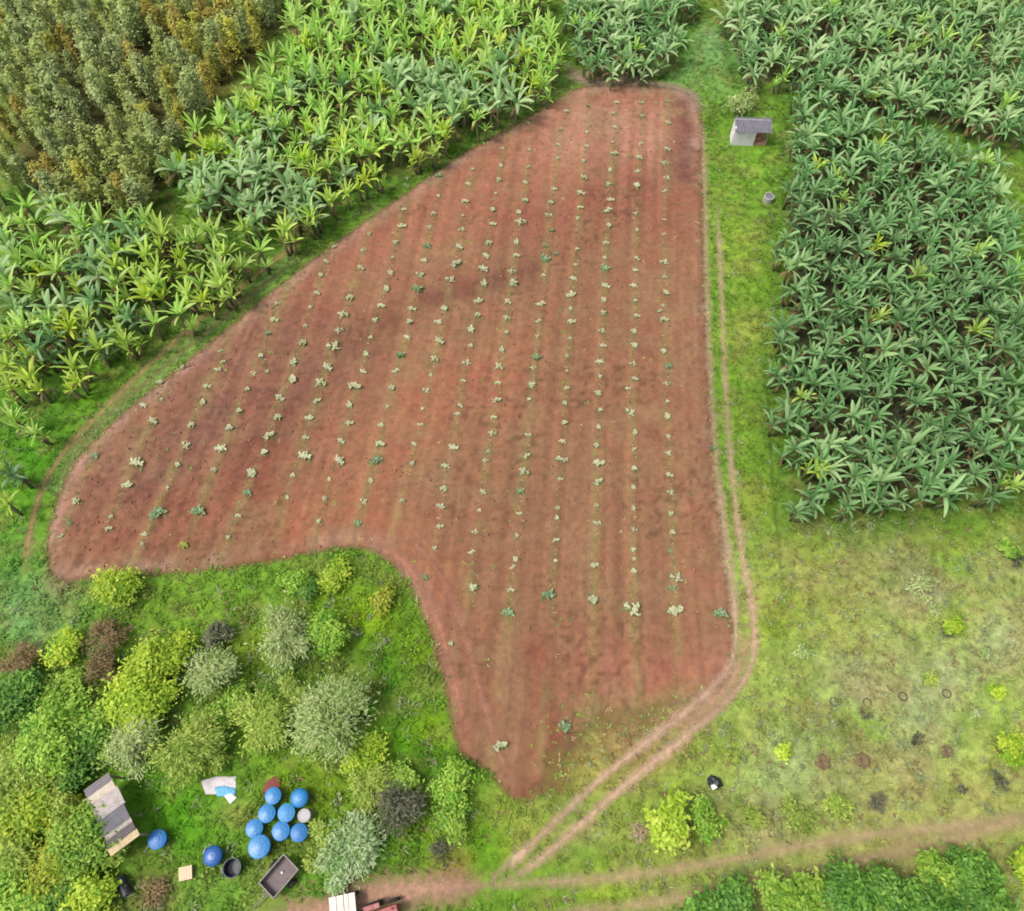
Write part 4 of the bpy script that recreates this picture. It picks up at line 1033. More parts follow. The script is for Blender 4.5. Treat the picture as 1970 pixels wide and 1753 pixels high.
BUSHES = [
    (228, 1122, 46, 'yellowgreen', 'bright yellow-green bush overlapping the lower left field edge', .8, 1.1, None),
    (32, 1278, 40, 'brown', 'reddish brown bush with few leaves at the left frame edge', .8, .6, 'dark'),
    (128, 1240, 36, 'yellowgreen', 'yellow-green bush left of the russet bush', .8, 1, None),
    (205, 1228, 38, 'brown', 'russet brown bush below the bright bush at the field edge', .8, .6, 'pink'),
    (192, 1290, 36, 'brown', 'lower russet bush among the yellow-green bushes', .8, .6, 'dark'),
    (418, 1228, 32, 'charcoal', 'dark leafless-looking shrub alone on the upper slope', .9, .7, 'dark'),
    (555, 1222, 56, 'greypale', 'broad pale green tree above the large grey tree', .9, .9, 'pale'),
    (624, 1212, 42, 'green', 'mid green tree joined to the broad pale one', .9, 1, None),
    (310, 1270, 52, 'yellowgreen', 'yellow-green tree with a dark hollow in its crown', .9, .9, 'pale'),
    (413, 1295, 48, 'greypale', 'pale twiggy tree just under the dark shrub', .9, .8, 'pale'),
    (35, 1350, 50, 'darkgreen', 'dense dark green tree at the left frame edge', 1, 1.2, None),
    (120, 1330, 40, 'green', 'green bush right of the dense dark tree', .8, 1, None),
    (165, 1385, 45, 'green', 'green bush between dark tree and tall yellow-green tree', .9, 1, None),
    (250, 1350, 58, 'yellowgreen', 'tall yellow-green tree in the middle of the thicket', 1, 1, 'pale'),
    (262, 1425, 54, 'greypale', 'grey tree with bare pale twigs above the tin roof', .9, .65, 'pale'),
    (358, 1435, 58, 'olive', 'olive grey tree at the upper edge of the tank lawn', .9, .9, 'pale'),
    (508, 1395, 56, 'olive', 'round olive tree left of the large grey tree', .9, .9, 'pale'),
    (656, 1380, 76, 'greypale', 'large grey-green tree with spreading pale twigs, broadest here', .9, .75, 'pale'),
    (90, 1435, 62, 'green', 'big green tree left of the twiggy grey one', .9, 1, None),
    (30, 1480, 62, 'olive', 'olive tree on the left frame edge above the tin roof', .9, 1, None),
    (150, 1458, 50, 'darkgreen', 'dark olive tree right behind the tin roof', .9, 1, 'dark'),
    (100, 1520, 50, 'olive', 'olive bush touching the left end of the tin roof', .9, .9, 'dark'),
    (50, 1570, 58, 'yellowgreen', 'yellowish bush left of the tin roof', .8, .8, 'dark'),
    (120, 1575, 36, 'gold', 'golden green bush pressed against the tin roof', .8, .8, 'dark'),
    (25, 1650, 52, 'olive', 'olive bush at the left edge below the tin roof', .8, .8, 'dark'),
    (95, 1650, 56, 'gold', 'yellow-green tree below and left of the tin roof', .8, .9, 'dark'),
    (165, 1618, 58, 'green', 'bright green tree covering the lower corner of the roof', .9, 1.2, None),
    (172, 1700, 46, 'yellowgreen', 'yellow-green bush beside the black drum', .8, 1, None),
    (40, 1720, 52, 'green', 'green bush in the bottom left corner', .8, 1, 'dark'),
    (110, 1735, 40, 'darkgreen', 'dark bush at the bottom edge by the corner', .8, 1, None),
    (760, 1545, 46, 'charcoal', 'dark grey twiggy shrub right of the blue tanks', .9, .7, 'dark'),
    (712, 1505, 44, 'olive', 'olive shrub between large grey tree and dark shrub', .8, .8, 'dark'),
    (780, 1495, 36, 'green', 'green shrub above the dark grey shrub', .8, .9, None),
    (684, 1622, 54, 'silver', 'silvery bush between the blue tanks and the road', .6, .8, 'pale'),
    (652, 1686, 30, 'silver', 'low silvery bush beside the dirt road, below the bigger one', .7, 1, None),
    (870, 1512, 38, 'green', 'upper green shrub standing near the field tip', .8, .9, None),
    (868, 1568, 34, 'green', 'lower green shrub standing near the field tip', .8, .9, None),
    (850, 1630, 22, 'charcoal', 'small bare twiggy shrub near the road junction', .8, .5, 'pink'),
    (560, 1118, 30, 'green', 'low green bush on the mound under the field edge', .7, 1, None),
    (640, 1105, 34, 'yellowgreen', 'low bright bush on the mound near the field bend', .6, 1, None),
    (738, 1150, 28, 'gold', 'low yellowish bush at the bend of the field', .6, .9, 'pink'),
    (590, 1135, 28, 'darkgreen', 'dark low bush in the hollow of the mound', .6, 1, None),
    (302, 1716, 24, 'brown', 'brown half-dead shrub right of the black drum', .6, .5, 'pink'),
    (620, 1600, 26, 'olive', 'low olive weeds bush touching the tank cluster', .7, .9, None),
    (610, 1655, 24, 'olive', 'small olive bush right of the trailer', .7, .9, None),
    (1286, 1574, 46, 'citrus', 'bright citrus green tree between the tracks and the pasture', .9, .42, 'pale'),
    (1355, 1575, 34, 'green', 'darker green shrub right of the bright citrus green tree', .7, .6, None),
    (1508, 1446, 17, 'citrus', 'small lemon yellow shrub alone in the pasture', 1, 1, None),
    (1945, 1440, 30, 'yellowgreen', 'leafy green shrub at the right frame edge of the pasture', .8, .8, None),
    (1830, 1202, 22, 'yellowgreen', 'small yellow-green shrub in the upper pasture', .8, .8, None),
    (1945, 1060, 20, 'green', 'small green shrub near the banana edge at the right', .8, .8, None),
    (1920, 1328, 18, 'yellowgreen', 'yellowish shrub low in the right pasture', .8, .8, None),
    (1690, 1545, 20, 'charcoal', 'small bare grey shrub near the pasture track', .8, .35, 'pink'),
    (1770, 1130, 26, 'greypale', 'pale dry weedy shrub in the upper pasture', .6, .6, 'pink'),
    (1430, 200, 30, 'greypale', 'sparse pale green tree just above the hut', 1.0, .4, 'dark'),
    (1795, 1170, 15, 'greypale', 'small pale shrub just under the large dry weedy shrub', .7, .6, 'pink'), (1790, 1302, 18, 'olive', 'low olive shrub above the last old tyre', .6, .6, None),
    (1900, 1262, 17, 'greypale', 'faded grey shrub in the upper right pasture', .6, .5, 'pale'), (1545, 1252, 18, 'greypale', 'pale twiggy shrub near the bend of the dirt track', .6, .5, 'pale'),
    (1762, 1420, 14, 'charcoal', 'tiny dark shrub between the tyres and the dark earth mound', .7, .4, 'dark'), (1925, 1502, 18, 'charcoal', 'dark scrubby shrub below the leafy shrub at the frame edge', .7, .4, 'dark'),
    (1850, 1516, 9, 'charcoal', 'very small dark plant low in the right pasture', .8, .6, 'dark'), (1955, 1078, 16, 'charcoal', 'dark scrub beside the small green shrub at the right', .7, .4, 'dark'),
    (1822, 1216, 14, 'charcoal', 'dark tuft standing in for the shadow under the small yellow-green shrub', .7, .5, 'dark'), (1410, 1456, 14, 'olive', 'small olive weed shrub above the black tarpaulin', .6, .6, None),  # the charcoal tuft stands in for the yellow-green shrub's shadow
    (1668, 1376, 10, 'charcoal', 'tiny dark tuft standing in for the shadow below the second old tyre', .7, .5, 'dark'), (1880, 1370, 16, 'greypale', 'grey-green shrub below the last old tyre at the right', .6, .5, 'pale'),  # the tiny charcoal tuft is put in as the tyre's shadow
    (300, 1340, 44, 'yellowgreen', 'yellow-green bush right of the tall one in the thicket', .8, .8, None), (205, 1440, 40, 'green', 'green bush wedged left of the twiggy grey tree', .8, .9, None),
    (440, 1360, 36, 'green', 'small green bush below the pale twiggy tree', .7, .8, None), (560, 1330, 34, 'olive', 'small olive bush between olive tree and broad pale tree', .7, .7, 'pale'),
    (420, 1450, 36, 'olive', 'low olive bush at the upper right of the tank lawn', .7, .7, None), (700, 1455, 40, 'yellowgreen', 'yellow-green bush below the large grey-green tree', .7, .7, None),
    (1440, 1570, 30, 'olive', 'low dull shrub in the lower pasture, middle of three', .6, .5, None),
    (1530, 1560, 32, 'olive', 'low grey-green shrub above the pasture track', .6, .5, 'pale'),
    (1610, 1555, 28, 'olive', 'low faded shrub left of the small bare grey shrub', .6, .5, None),
]
for (uu, vv, rp, kd, lab, hk, dn, tw) in BUSHES:
    isT = 'tree' in lab
    bush(uu, vv, rp, kd, lab, 'tree' if isT else 'bush', 'tree' if isT else 'bush', hk * .8, dn * .7, tw, .19 if kd == 'citrus' and rp > 20 else (.11 if rp < 40 else .125))
HEDGE = [(1350, 1752, 34, 'darkgreen'), (1425, 1752, 42, 'darkgreen'), (1500, 1740, 42, 'green'), (1560, 1722, 38, 'green'), (1635, 1728, 46, 'darkgreen'), (1705, 1712, 42, 'darkgreen'),
         (1765, 1738, 50, 'darkgreen'), (1800, 1690, 40, 'green'), (1852, 1672, 36, 'darkgreen'), (1888, 1712, 46, 'darkgreen'), (1972, 1668, 30, 'yellowgreen'), (1690, 1768, 38, 'green'), (1590, 1766, 36, 'olive')]
HL = ['dark', 'dense', 'leafy', 'small', 'broad', 'shaded', 'largest dark', 'upper', 'dark tip', 'right', 'yellowish', 'low', 'olive']
for i, (uu, vv, rp, kd) in enumerate(HEDGE):
    bush(uu, vv, rp, kd, f'{HL[i]} green tree, {ordn(i + 1)} along the roadside row counted from its left end' if i < 11 else f'{HL[i]} tree at the bottom edge in front of the roadside row', 'tree', 'tree', .9, .75, 'dark', .15, 'trees in the roadside row', 1.0, .5, 60)

# ------------------------------------------------------------------ built things
M_white = plain('limewash', col(226, 222, 220, 1.45), .85, .08, 3, col(150, 140, 120), .4)
M_roofg = plain('fibre_cement', col(128, 126, 134), .85, .12, 3, col(80, 80, 80), .5)
M_clay = plain('clay_floor', col(196, 150, 118), .9, .2, 4)
M_wood = plain('weathered_wood', col(176, 158, 128), .85, .2, 6)
M_blue = plain('blue_plastic', col(38, 138, 208), .42, .08, 3, col(96, 140, 175), .35, spec=.5, bstr=.05)
M_blued = plain('dark_blue_plastic', col(36, 100, 178), .4, .1, 3, col(80, 110, 140), .3, spec=.5, bstr=.05)
M_black = plain('black_plastic', col(34, 36, 42), .5, .2, 4, spec=.4)
M_navy = plain('navy_plastic', col(38, 46, 66), .5, .2, 4, spec=.4)
M_greyp = plain('grey_sediment', col(128, 126, 134), .8, .15, 5)
M_pale = plain('pale_grey_plastic', col(200, 192, 194), .6, .1, 4, col(150, 150, 140), .4)
M_beige = plain('beige_board', col(218, 190, 158, 1.45), .8, .12, 6)
M_rust = plain('red_brown_sheet', col(140, 70, 58), .8, .2, 4)
M_tarp = plain('grey_sheet', col(196, 188, 190, 1.45), .6, .1, 3, col(150, 150, 140), .4)
M_tarpb = plain('blue_sheet', col(84, 178, 222), .5, .2, 4)
M_sack = plain('white_sack', col(232, 236, 232, 1.45), .7, .08, 4)
M_steel = plain('trailer_frame', col(142, 134, 124), .6, .15, 5, col(100, 80, 65), .5)
M_bed = plain('trailer_bed', col(132, 118, 118), .8, .15, 4, col(96, 84, 80), .5)
M_tyre = plain('rubber', col(42, 38, 36), .85, .2, 8)
M_tyreold = plain('weathered_rubber', col(84, 86, 72), .9, .25, 8)
M_red = plain('faded_red_paint', col(172, 82, 76), .5, .15, 4, col(200, 150, 145), .6)
M_reddk = plain('red_paint', col(140, 50, 44), .45, .15, 4)
M_slat = plain('white_boards', col(240, 228, 214, 1.8), .75, .08, 5, col(200, 170, 150), .3)
M_soilp = plain('turned_soil', col(128, 106, 76), .95, .25, 5)
M_conc = plain('concrete', col(180, 182, 166), .9, .1, 4, col(140, 140, 120), .4)

# hut with porch
p = pt(1440, 281)
hut = empty('hut', (p.x - .0, p.y + .7, 0), R(-3)); tag(hut, 'small white hut with grey sloping roof and open porch beside the banana plantation', 'hut')
W_, D_, H_ = 3.5, 1.35, 1.75
mb = MB(); t = .12
x0 = -W_ / 2; xm = .45
mb.box(((x0 + xm) / 2, -D_ / 2 + t / 2, H_ / 2), (xm - x0, t, H_))
mb.box((x0 + t / 2, 0, (H_ + .2) / 2), (t, D_ - 2 * t - .01, H_ + .2))
mb.box((0, D_ / 2 - t / 2, (H_ + .36) / 2), (W_, t, H_ + .36))
mb.box((xm - t / 2, .0, (H_ + .1) / 2), (t, D_ - 2 * t - .01, H_ + .1))
mb.build('wall', M_white, hut)
mb = MB(); mb.box(((xm + W_ / 2) / 2, -.05, .1), (W_ / 2 - xm - .01, D_ - .3, .2)); mb.build('porch_floor', M_clay, hut)
mb = MB(); mb.box(((xm + W_ / 2) / 2 + .05, D_ / 2 - t - .25, .6), (W_ / 2 - xm - .3, .3, .8)); mb.box(((xm + W_ / 2) / 2 - .2, .1, .4), (.7, .5, .4)); mb.build('porch_bench', M_clay, hut, bevel=.03)
mb = MB(); mb.box((W_ / 2 - .08, -D_ / 2 + .08, H_ / 2), (.12, .12, H_)); mb.box((W_ / 2 - .08, .4, (H_ + .15) / 2), (.12, .12, H_ + .15)); mb.build('porch_post', M_wood, hut)
def corr_sheet(mb, x0, x1, y0, y1, zf, th=.03, n=40, amp=.03, per=.18, axis=0):
    P = []; 
    for j in (0, 1):
        for s in (0, 1):
            for i in range(n + 1):
                x_ = x0 + (x1 - x0) * i / n; yy = y0 if j == 0 else y1
                P.append((x_, yy, zf(x_, yy) + amp * math.sin(2 * math.pi * x_ / per) - th * s))
    m = n + 1; Fs = []
    for i in range(n):
        a, b, c, d_ = i, i + 1, 2 * m + i + 1, 2 * m + i
        Fs += [(a, b, c, d_), (m + d_, m + c, m + b, m + a), (a + m, b + m, b, a), (d_, c, c + m, d_ + m)]
    Fs += [(0, 2 * m, 3 * m, m), (n, m + n, 3 * m + n, 2 * m + n)]
    mb.add(P, Fs)
mb = MB(); corr_sheet(mb, -W_ / 2 + .0, W_ / 2 + .12, -D_ / 2 - .22, D_ / 2 + .15, lambda a, b: H_ + .26 + .26 * (b / D_), n=96, per=.2)
mb.build('roof', M_roofg, hut)
# concrete well ring by the plantation edge
p = pt(1477, 386)
wl = empty('water_cistern', (p.x, p.y, 0)); tag(wl, 'small round pale concrete cistern with grey lid on the grass below the hut', 'cistern')
mb = MB(); mb.lathe([(.02, 0), (.5, 0), (.5, .58), (.4, .6), (.4, .4), (.02, .4)], 28); mb.build('wall', M_conc, wl, smooth=False)
mb = MB(); mb.lathe([(.02, .48), (.38, .48), (.38, .53), (.02, .55)], 28, (.03, .02, 0)); mb.build('lid', M_roofg, wl)

# open shed with tin roof
cs = [pt(152, 1514, 2.1), pt(217, 1493, 2.1), pt(266, 1613, 2.1), pt(216, 1640, 2.1)]
ctr = sum(cs, Vector()) / 4; ax = ((cs[2] - cs[1]) + (cs[3] - cs[0])) / 2; angS = math.atan2(ax.y, ax.x)
Ls_ = ax.length; Ws_ = ((cs[1] - cs[0]).length + (cs[2] - cs[3]).length) / 2
shed = empty('shed', (ctr.x, ctr.y, 0), angS); tag(shed, 'open shed with patched grey and cream corrugated roof among the bushes', 'shed')
cuts = [0, .13, .24, .50, .72, .79, .90, 1.0]
SC = [(128, 120, 124), (206, 192, 172), (186, 174, 170), (112, 110, 116), (176, 164, 154), (100, 92, 92), (206, 184, 142)]
zr = lambda a, b: 2.12 + .09 * b
for i in range(7):
    mb = MB(); a, b = -Ls_ / 2 + cuts[i] * Ls_, -Ls_ / 2 + cuts[i + 1] * Ls_ + .03
    corr_sheet(mb, a, b, -Ws_ / 2 + random.uniform(-.08, .08), Ws_ / 2 + random.uniform(-.06, .1), lambda q, w, k=i: zr(q, w) + .012 * (k % 2) * 2, .015, int((b - a) / .03), .022, .17)
    o = mb.build('roof_sheet', plain('roof_sheet', col(*SC[i], 1.6), .8, .12, 4, col(90, 84, 80), .45), shed)
    o['label'] = ['dull grey', 'cream', 'wide pinkish grey', 'dark grey', 'light grey', 'dark brown', 'yellowed'][i] + ' corrugated roof sheet'
for sx_ in (-1, 1):
    for sy_ in (-1, 1):
        mb = MB(); hx = 2.05 + .09 * sy_ * Ws_ / 2 * .9; mb.box((sx_ * Ls_ * .46, sy_ * Ws_ * .44, hx / 2 - .02), (.11, .11, hx)); mb.build('post', M_wood, shed)
mb = MB(); hb = 1.78; mb.box((0, -Ws_ * .44 - .1, hb / 2), (Ls_ * .9, .04, hb)); mb.build('back_wall', M_wood, shed)

# tanks
M_blues = [M_blue, plain('blue_plastic', col(62, 150, 214), .5, .1, 3, col(130, 160, 180), .5, spec=.4, bstr=.05), plain('blue_plastic', col(30, 122, 196), .45, .1, 3, col(80, 120, 150), .5, spec=.4, bstr=.05)]
def tank(uu, vv, rpx, label, h=.85, mat=None, lid='cone', tilt=(0, 0)):
    mat = mat or M_blues[int(uu) % 3]
    z = h; p = pt(uu, vv, z)
    sc_ = F_PX / ((p.y) * fwd[1] + (z - CAM_H) * fwd[2]); r = rpx / sc_
    o = empty('water_tank', (p.x, p.y, 0), random.uniform(0, 6)); tag(o, label, 'water tank', 'blue water tanks on the lawn' if mat is not M_pale else None)
    mb = MB(); mb.lathe([(.01, 0), (r * .78, 0), (r * .82, h * .3), (r * .84, h * .32), (r * .9, h * .68), (r * .92, h * .7), (r * .95, h * .9), (r * .99, h * .92), (r * .99, h * .95), (.01, h * .95)], 36)
    mb.build('body', M_blued, o)
    mb = MB()
    pr = [(r * 1.02, h * .9), (r * 1.02, h * .965), (r * .93, h), (r * .72, h + .03), (r * .7, h + .05), (r * .34, h + .09), (r * .32, h + .115), (r * .01, h + .13)]
    if lid == 'dome': pr = [(r * 1.0, h * .9), (r * 1.0, h * .96), (r * .92, h + .06), (r * .7, h + .16), (r * .4, h + .22), (r * .01, h + .24)]
    mb.lathe(pr, 36); 
    if lid != 'dome':
        for k in range(8):
            a = k * math.pi / 4; mb.box((math.cos(a) * r * .55, math.sin(a) * r * .55, h + .065), (r * .5, .035, .03), (0, .06, a))
    mb.build('lid', mat, o, smooth=False)
    o.rotation_euler = (tilt[0], tilt[1], o.rotation_euler[2])
    return o
tank(525, 1531, 15.5, 'blue water tank with tilted lid, uppermost left of the cluster, near red sheet', .8, None, 'cone')
tank(576, 1535, 17.5, 'blue water tank with shiny conical lid, upper right of the cluster', .9, None, 'dome')
tank(513, 1565, 16.5, 'blue water tank in the second row of the cluster, left one', .75)
tank(550.5, 1564, 16.5, 'blue water tank in the middle of the cluster, beside the grey drum', .75)
tank(489, 1594, 16.5, 'blue water tank at the left end of the cluster, above the biggest', .7)
tank(540, 1599, 17, 'blue water tank in the lowest row, left of the corner one', .75)
tank(575, 1602, 16.5, 'blue water tank at the lower right corner of the cluster', .75)
tank(498, 1629, 21, 'biggest blue water tank, lowest of the cluster, above the trailer', 1.15)
tank(302, 1615, 17.5, 'blue water tank standing alone beside the tin-roofed shed', .8)
tank(409, 1647, 18.5, 'dark blue domed water tank beside the open black tub', .8, M_blued, 'dome')
p = pt(585, 1569, .7)
o = empty('drum', (p.x, p.y, 0)); tag(o, 'pale grey drum at the right side of the blue tank cluster', 'drum')
mb = MB(); mb.lathe([(.01, 0), (.38, 0), (.40, .3), (.38, .6), (.4, .62), (.4, .68)], 28); mb.build('body', M_pale, o)
mb = MB(); mb.lathe([(.41, .68), (.41, .72), (.34, .73), (.32, .70), (.01, .71)], 28); mb.build('lid', M_pale, o)
# open black tub
p = pt(446, 1670, .8)
o = empty('tub', (p.x, p.y, 0)); tag(o, 'open black tub with grey silt inside, next to the dark blue domed tank', 'tub')
mb = MB(); mb.lathe([(.01, 0), (.46, 0), (.55, .78), (.58, .8), (.58, .84), (.52, .84), (.44, .06), (.01, .06)], 36); mb.build('body', M_navy, o)
mb = MB(); mb.lathe([(.455, .16), (.01, .19)], 36); mb.build('silt', M_greyp, o)
p = pt(424, 1664, .05); o = mobj('pipe', None) if False else None
mb = MB(); mb.tube([tuple(pt(425, 1655, .06)), tuple(pt(428, 1690, .06))], .045, .045, 8); o = mb.build('pipe', M_pale); tag(o, 'white plastic pipe lying left of the open black tub', 'pipe')
mb = MB(); mb.tube([tuple(pt(391, 1642, .06)), tuple(pt(398, 1626, .06)), tuple(pt(412, 1624, .06))], .05, .05, 8); o = mb.build('pipe', M_pale); tag(o, 'bent white pipe behind the dark blue domed tank', 'pipe')
mb = MB(); mb.tube([tuple(pt(278, 1640, .06)), tuple(pt(290, 1620, .06))], .05, .05, 8); o = mb.build('pipe', M_pale); tag(o, 'short white pipe between the shed and the lone blue tank', 'pipe')
# drum lying by the shed
p0, p1 = pt(231, 1688, .35), pt(245, 1722, .35); dv = (p1 - p0).normalized()
o = empty('drum', ((p0.x + p1.x) / 2, (p0.y + p1.y) / 2, 0), math.atan2(dv.y, dv.x)); tag(o, 'black drum lying on its side in grass near the bottom left', 'drum')
Lz = (p1 - p0).length; Mr = Matrix.Rotation(R(90), 3, 'Y')
mb = MB(); mb.lathe([(.30, -Lz / 2), (.35, -Lz / 2), (.35, -Lz * .2), (.37, -Lz * .18), (.35, -Lz * .16), (.35, Lz * .16), (.37, Lz * .18), (.35, Lz * .2), (.35, Lz / 2), (.32, Lz / 2)], 26, (0, 0, .35), Mr); mb.build('body', M_black, o, smooth=False)
mb = MB(); mb.lathe([(.32, Lz / 2 - .01), (.01, Lz / 2 - .03)], 26, (0, 0, .35), Mr); mb.build('end_cap', M_greyp, o)
mb = MB(); mb.lathe([(.30, -Lz / 2 + .02), (.01, -Lz / 2 + .03)], 26, (0, 0, .35), Mr); mb.build('end_cap', M_black, o)
mb = MB(); a, b = pt(255, 1705), pt(275, 1708); mb.box(((a.x + b.x) / 2, (a.y + b.y) / 2, .04), ((b - a).length, .12, .05), (0, 0, math.atan2(b.y - a.y, b.x - a.x))); o = mb.build('plank', M_wood); tag(o, 'short weathered plank lying beside the black drum', 'plank')
# beige crate
p = pt(357, 1680, .3)
o = empty('crate', (p.x, p.y, 0), R(12)); tag(o, 'low beige wooden crate on the lawn below the tanks', 'crate')
mb = MB()
for i in range(5): mb.box((-.33 + i * .165, 0, .34), (.15, .78, .025))
mb.build('lid', M_beige, o)
mb = MB()
for sx_ in (-1, 1):
    mb.box((sx_ * .39, 0, .16), (.025, .76, .32)); mb.box((0, sx_ * .37, .16), (.75, .025, .32))
mb.build('side', M_wood, o)
# trailer
tc = [pt(543, 1645, 1.0), pt(577, 1670, 1.0), pt(526, 1729, 1.0), pt(497, 1700, 1.0)]
ctr = sum(tc, Vector()) / 4; ax = ((tc[0] + tc[1]) - (tc[2] + tc[3])) / 2; Lt = ax.length; Wt = ((tc[1] - tc[0]).length + (tc[2] - tc[3]).length) / 2
o = empty('trailer', (ctr.x, ctr.y, 0), math.atan2(ax.y, ax.x)); tag(o, 'grey open farm trailer with drawbar parked below the blue tanks', 'trailer')
mb = MB(); mb.box((0, 0, .52), (Lt - .1, Wt - .1, .06)); mb.build('bed', M_bed, o)
mb = MB()
for s in (-1, 1):
    mb.box((0, s * (Wt / 2 - .03), .75), (Lt - .14, .04, .48)); mb.box((s * (Lt / 2 - .03), 0, .75), (.04, Wt, .48))
mb.build('side_panel', M_bed, o)
mb = MB()
for s in (-1, 1):
    mb.box((0, s * (Wt / 2 - .02), 1.01), (Lt - .15, .08, .05)); mb.box((s * (Lt / 2 - .03), 0, 1.01), (.08, Wt + .04, .052))
mb.build('rim', M_steel, o)
mb = MB(); mb.tube([(-Lt / 2 + .2, 0, .45), (-Lt / 2 - 1.25, 0, .42)], .05, .05, 8); mb.tube([(-Lt / 2 + .1, .4, .46), (-Lt / 2 - .5, 0, .45)], .03, .03, 6); mb.tube([(-Lt / 2 + .1, -.4, .46), (-Lt / 2 - .5, 0, .45)], .03, .03, 6); mb.tube([(-Lt / 2 - 1.2, 0, .42), (-Lt / 2 - 1.2, 0, .0)], .03, .03, 6); mb.build('drawbar', M_steel, o)
mb = MB(); mb.tube([(0.15, -Wt / 2 - .25, .34), (.15, Wt / 2 + .25, .34)], .035, .035, 8); mb.build('axle', M_steel, o)
MX = Matrix.Rotation(R(90), 3, 'X')
def wheel(parent, x_, y_, r, w, rimmat):
    mb = MB(); mb.lathe([(r * .55, -w / 2), (r * .9, -w / 2), (r, -w * .3), (r, w * .3), (r * .9, w / 2), (r * .55, w / 2)], 28, (x_, y_, r), MX); wo = mb.build('wheel', M_tyre, parent)
    mb = MB(); mb.lathe([(.01, -w * .2), (r * .55, -w * .45), (r * .55, w * .45), (.01, w * .2)], 20, (x_, y_, r), MX); mb.build('wheel_rim', rimmat, wo)
for s in (-1, 1): wheel(o, .15, s * (Wt / 2 + .16), .34, .2, M_steel)
mb = MB(); q = Matrix.Rotation(math.atan2(ax.y, ax.x), 3, 'Z') @ Vector((.2, .05, 0)); mb.lathe([(.01, .55), (.07, .55), (.07, .65), (.01, .68)], 12, (ctr.x + q.x, ctr.y + q.y, .0)); o2 = mb.build('tin_can', M_sack); tag(o2, 'tiny white can lying in the grey trailer bed', 'can')

# sheets on the grass
def cloth(name, pts, mat, z, label, cat, wr=.07):
    P = poly_world(pts); x0, y0 = P.min(0); x1, y1 = P.max(0); st = .05
    gx_, gy_ = np.arange(x0 - .1, x1 + .1, st), np.arange(y0 - .1, y1 + .1, st); A, B = np.meshgrid(gx_, gy_); a, b = A.ravel(), B.ravel()
    e = sdist(a, b, P); zz = z + wr * (fbm(a * 1.0, b * 1.0, .4, 3)) * sstep(-.05, .25, e)
    id_ = np.arange(len(a)).reshape(len(gy_), len(gx_)); Q = np.stack([id_[:-1, :-1], id_[:-1, 1:], id_[1:, 1:], id_[1:, :-1]], -1).reshape(-1, 4)
    Q = Q[(e[Q] > -.02).all(1)]; us = np.unique(Q); rm = np.full(len(a), -1); rm[us] = np.arange(len(us))
    o = mobj(name, np_mesh(name, np.stack([a, b, zz], 1)[us], [rm[Q]], [mat], smooth=True)); tag(o, label, cat)
    so = o.modifiers.new('thickness', 'SOLIDIFY'); so.thickness = .01
    return o
cloth('plastic_sheet', [(386, 1502), (414, 1494), (455, 1493), (455, 1526), (430, 1530), (395, 1528)], M_tarp, .04, 'pale grey plastic sheet spread on the lawn above the tanks', 'sheet', .03)
cloth('plastic_sheet', [(413, 1515), (432, 1512), (454, 1517), (454, 1530), (436, 1534), (418, 1532)], M_tarpb, .075, 'light blue plastic sheet lying on the pale grey sheet', 'sheet', .05)
cloth('sack', [(432, 1531), (446, 1526), (458, 1534), (444, 1548)], M_sack, .12, 'white sack at the lower corner of the grey and blue sheets', 'sack', .12)
cloth('tarpaulin', [(503, 1528), (512, 1505), (526, 1494), (540, 1497), (540, 1516), (524, 1528)], M_rust, .08, 'red-brown tarpaulin behind the uppermost blue tank', 'tarpaulin', .08)
cloth('tarpaulin', [(1358, 1500), (1366, 1490), (1384, 1498), (1390, 1512), (1378, 1520), (1362, 1514)], M_black, .2, 'crumpled black tarpaulin in the pasture near the track', 'tarpaulin', .5)
cloth('sack', [(1364, 1512), (1373, 1508), (1378, 1517), (1368, 1521)], M_sack, .45, 'small white sack on the edge of the black tarpaulin', 'sack', .1)

# tyres round saplings in the pasture
for i, (uu, vv, lab) in enumerate(((1605, 1350, 'first'), (1669, 1352, 'second'), (1738, 1340, 'third'), (1822, 1334, 'last'))):
    p = pt(uu, vv, .1); mb = MB(); prof = [(.28 + .035 * math.cos(a), .05 + .05 * math.sin(a)) for a in [k * 2 * math.pi / 10 for k in range(11)]]
    mb.lathe(prof, 26); o = mb.build('tyre', M_tyreold, None, (p.x, p.y, .0), smooth=True); tag(o, f'old weathered tyre lying flat in the pasture, {lab} from the left of the four', 'tyre', 'old tyres in the pasture')
for uu, vv, r_, lab in ((1583, 1466, .42, 'left bare earth mound round a planting hole in the pasture'), (1660, 1463, .42, 'right bare earth mound round a planting hole in the pasture'), (1822, 1446, .32, 'small dark earth mound in the right pasture')):
    p = pt(uu, vv, 0); mb = MB(); mb.lathe([(r_ * 1.25, -.02), (r_, .1), (r_ * .72, .17), (r_ * .45, .08), (.01, .05)], 22); o = mb.build('earth_mound', M_soilp, None, (p.x, p.y, 0), smooth=True)
    for vtx in o.data.vertices: vtx.co.x *= 1 + .2 * math.sin(vtx.index * 1.7); vtx.co.y *= 1 + .2 * math.cos(vtx.index * 2.3)
    tag(o, lab, 'earth mound')
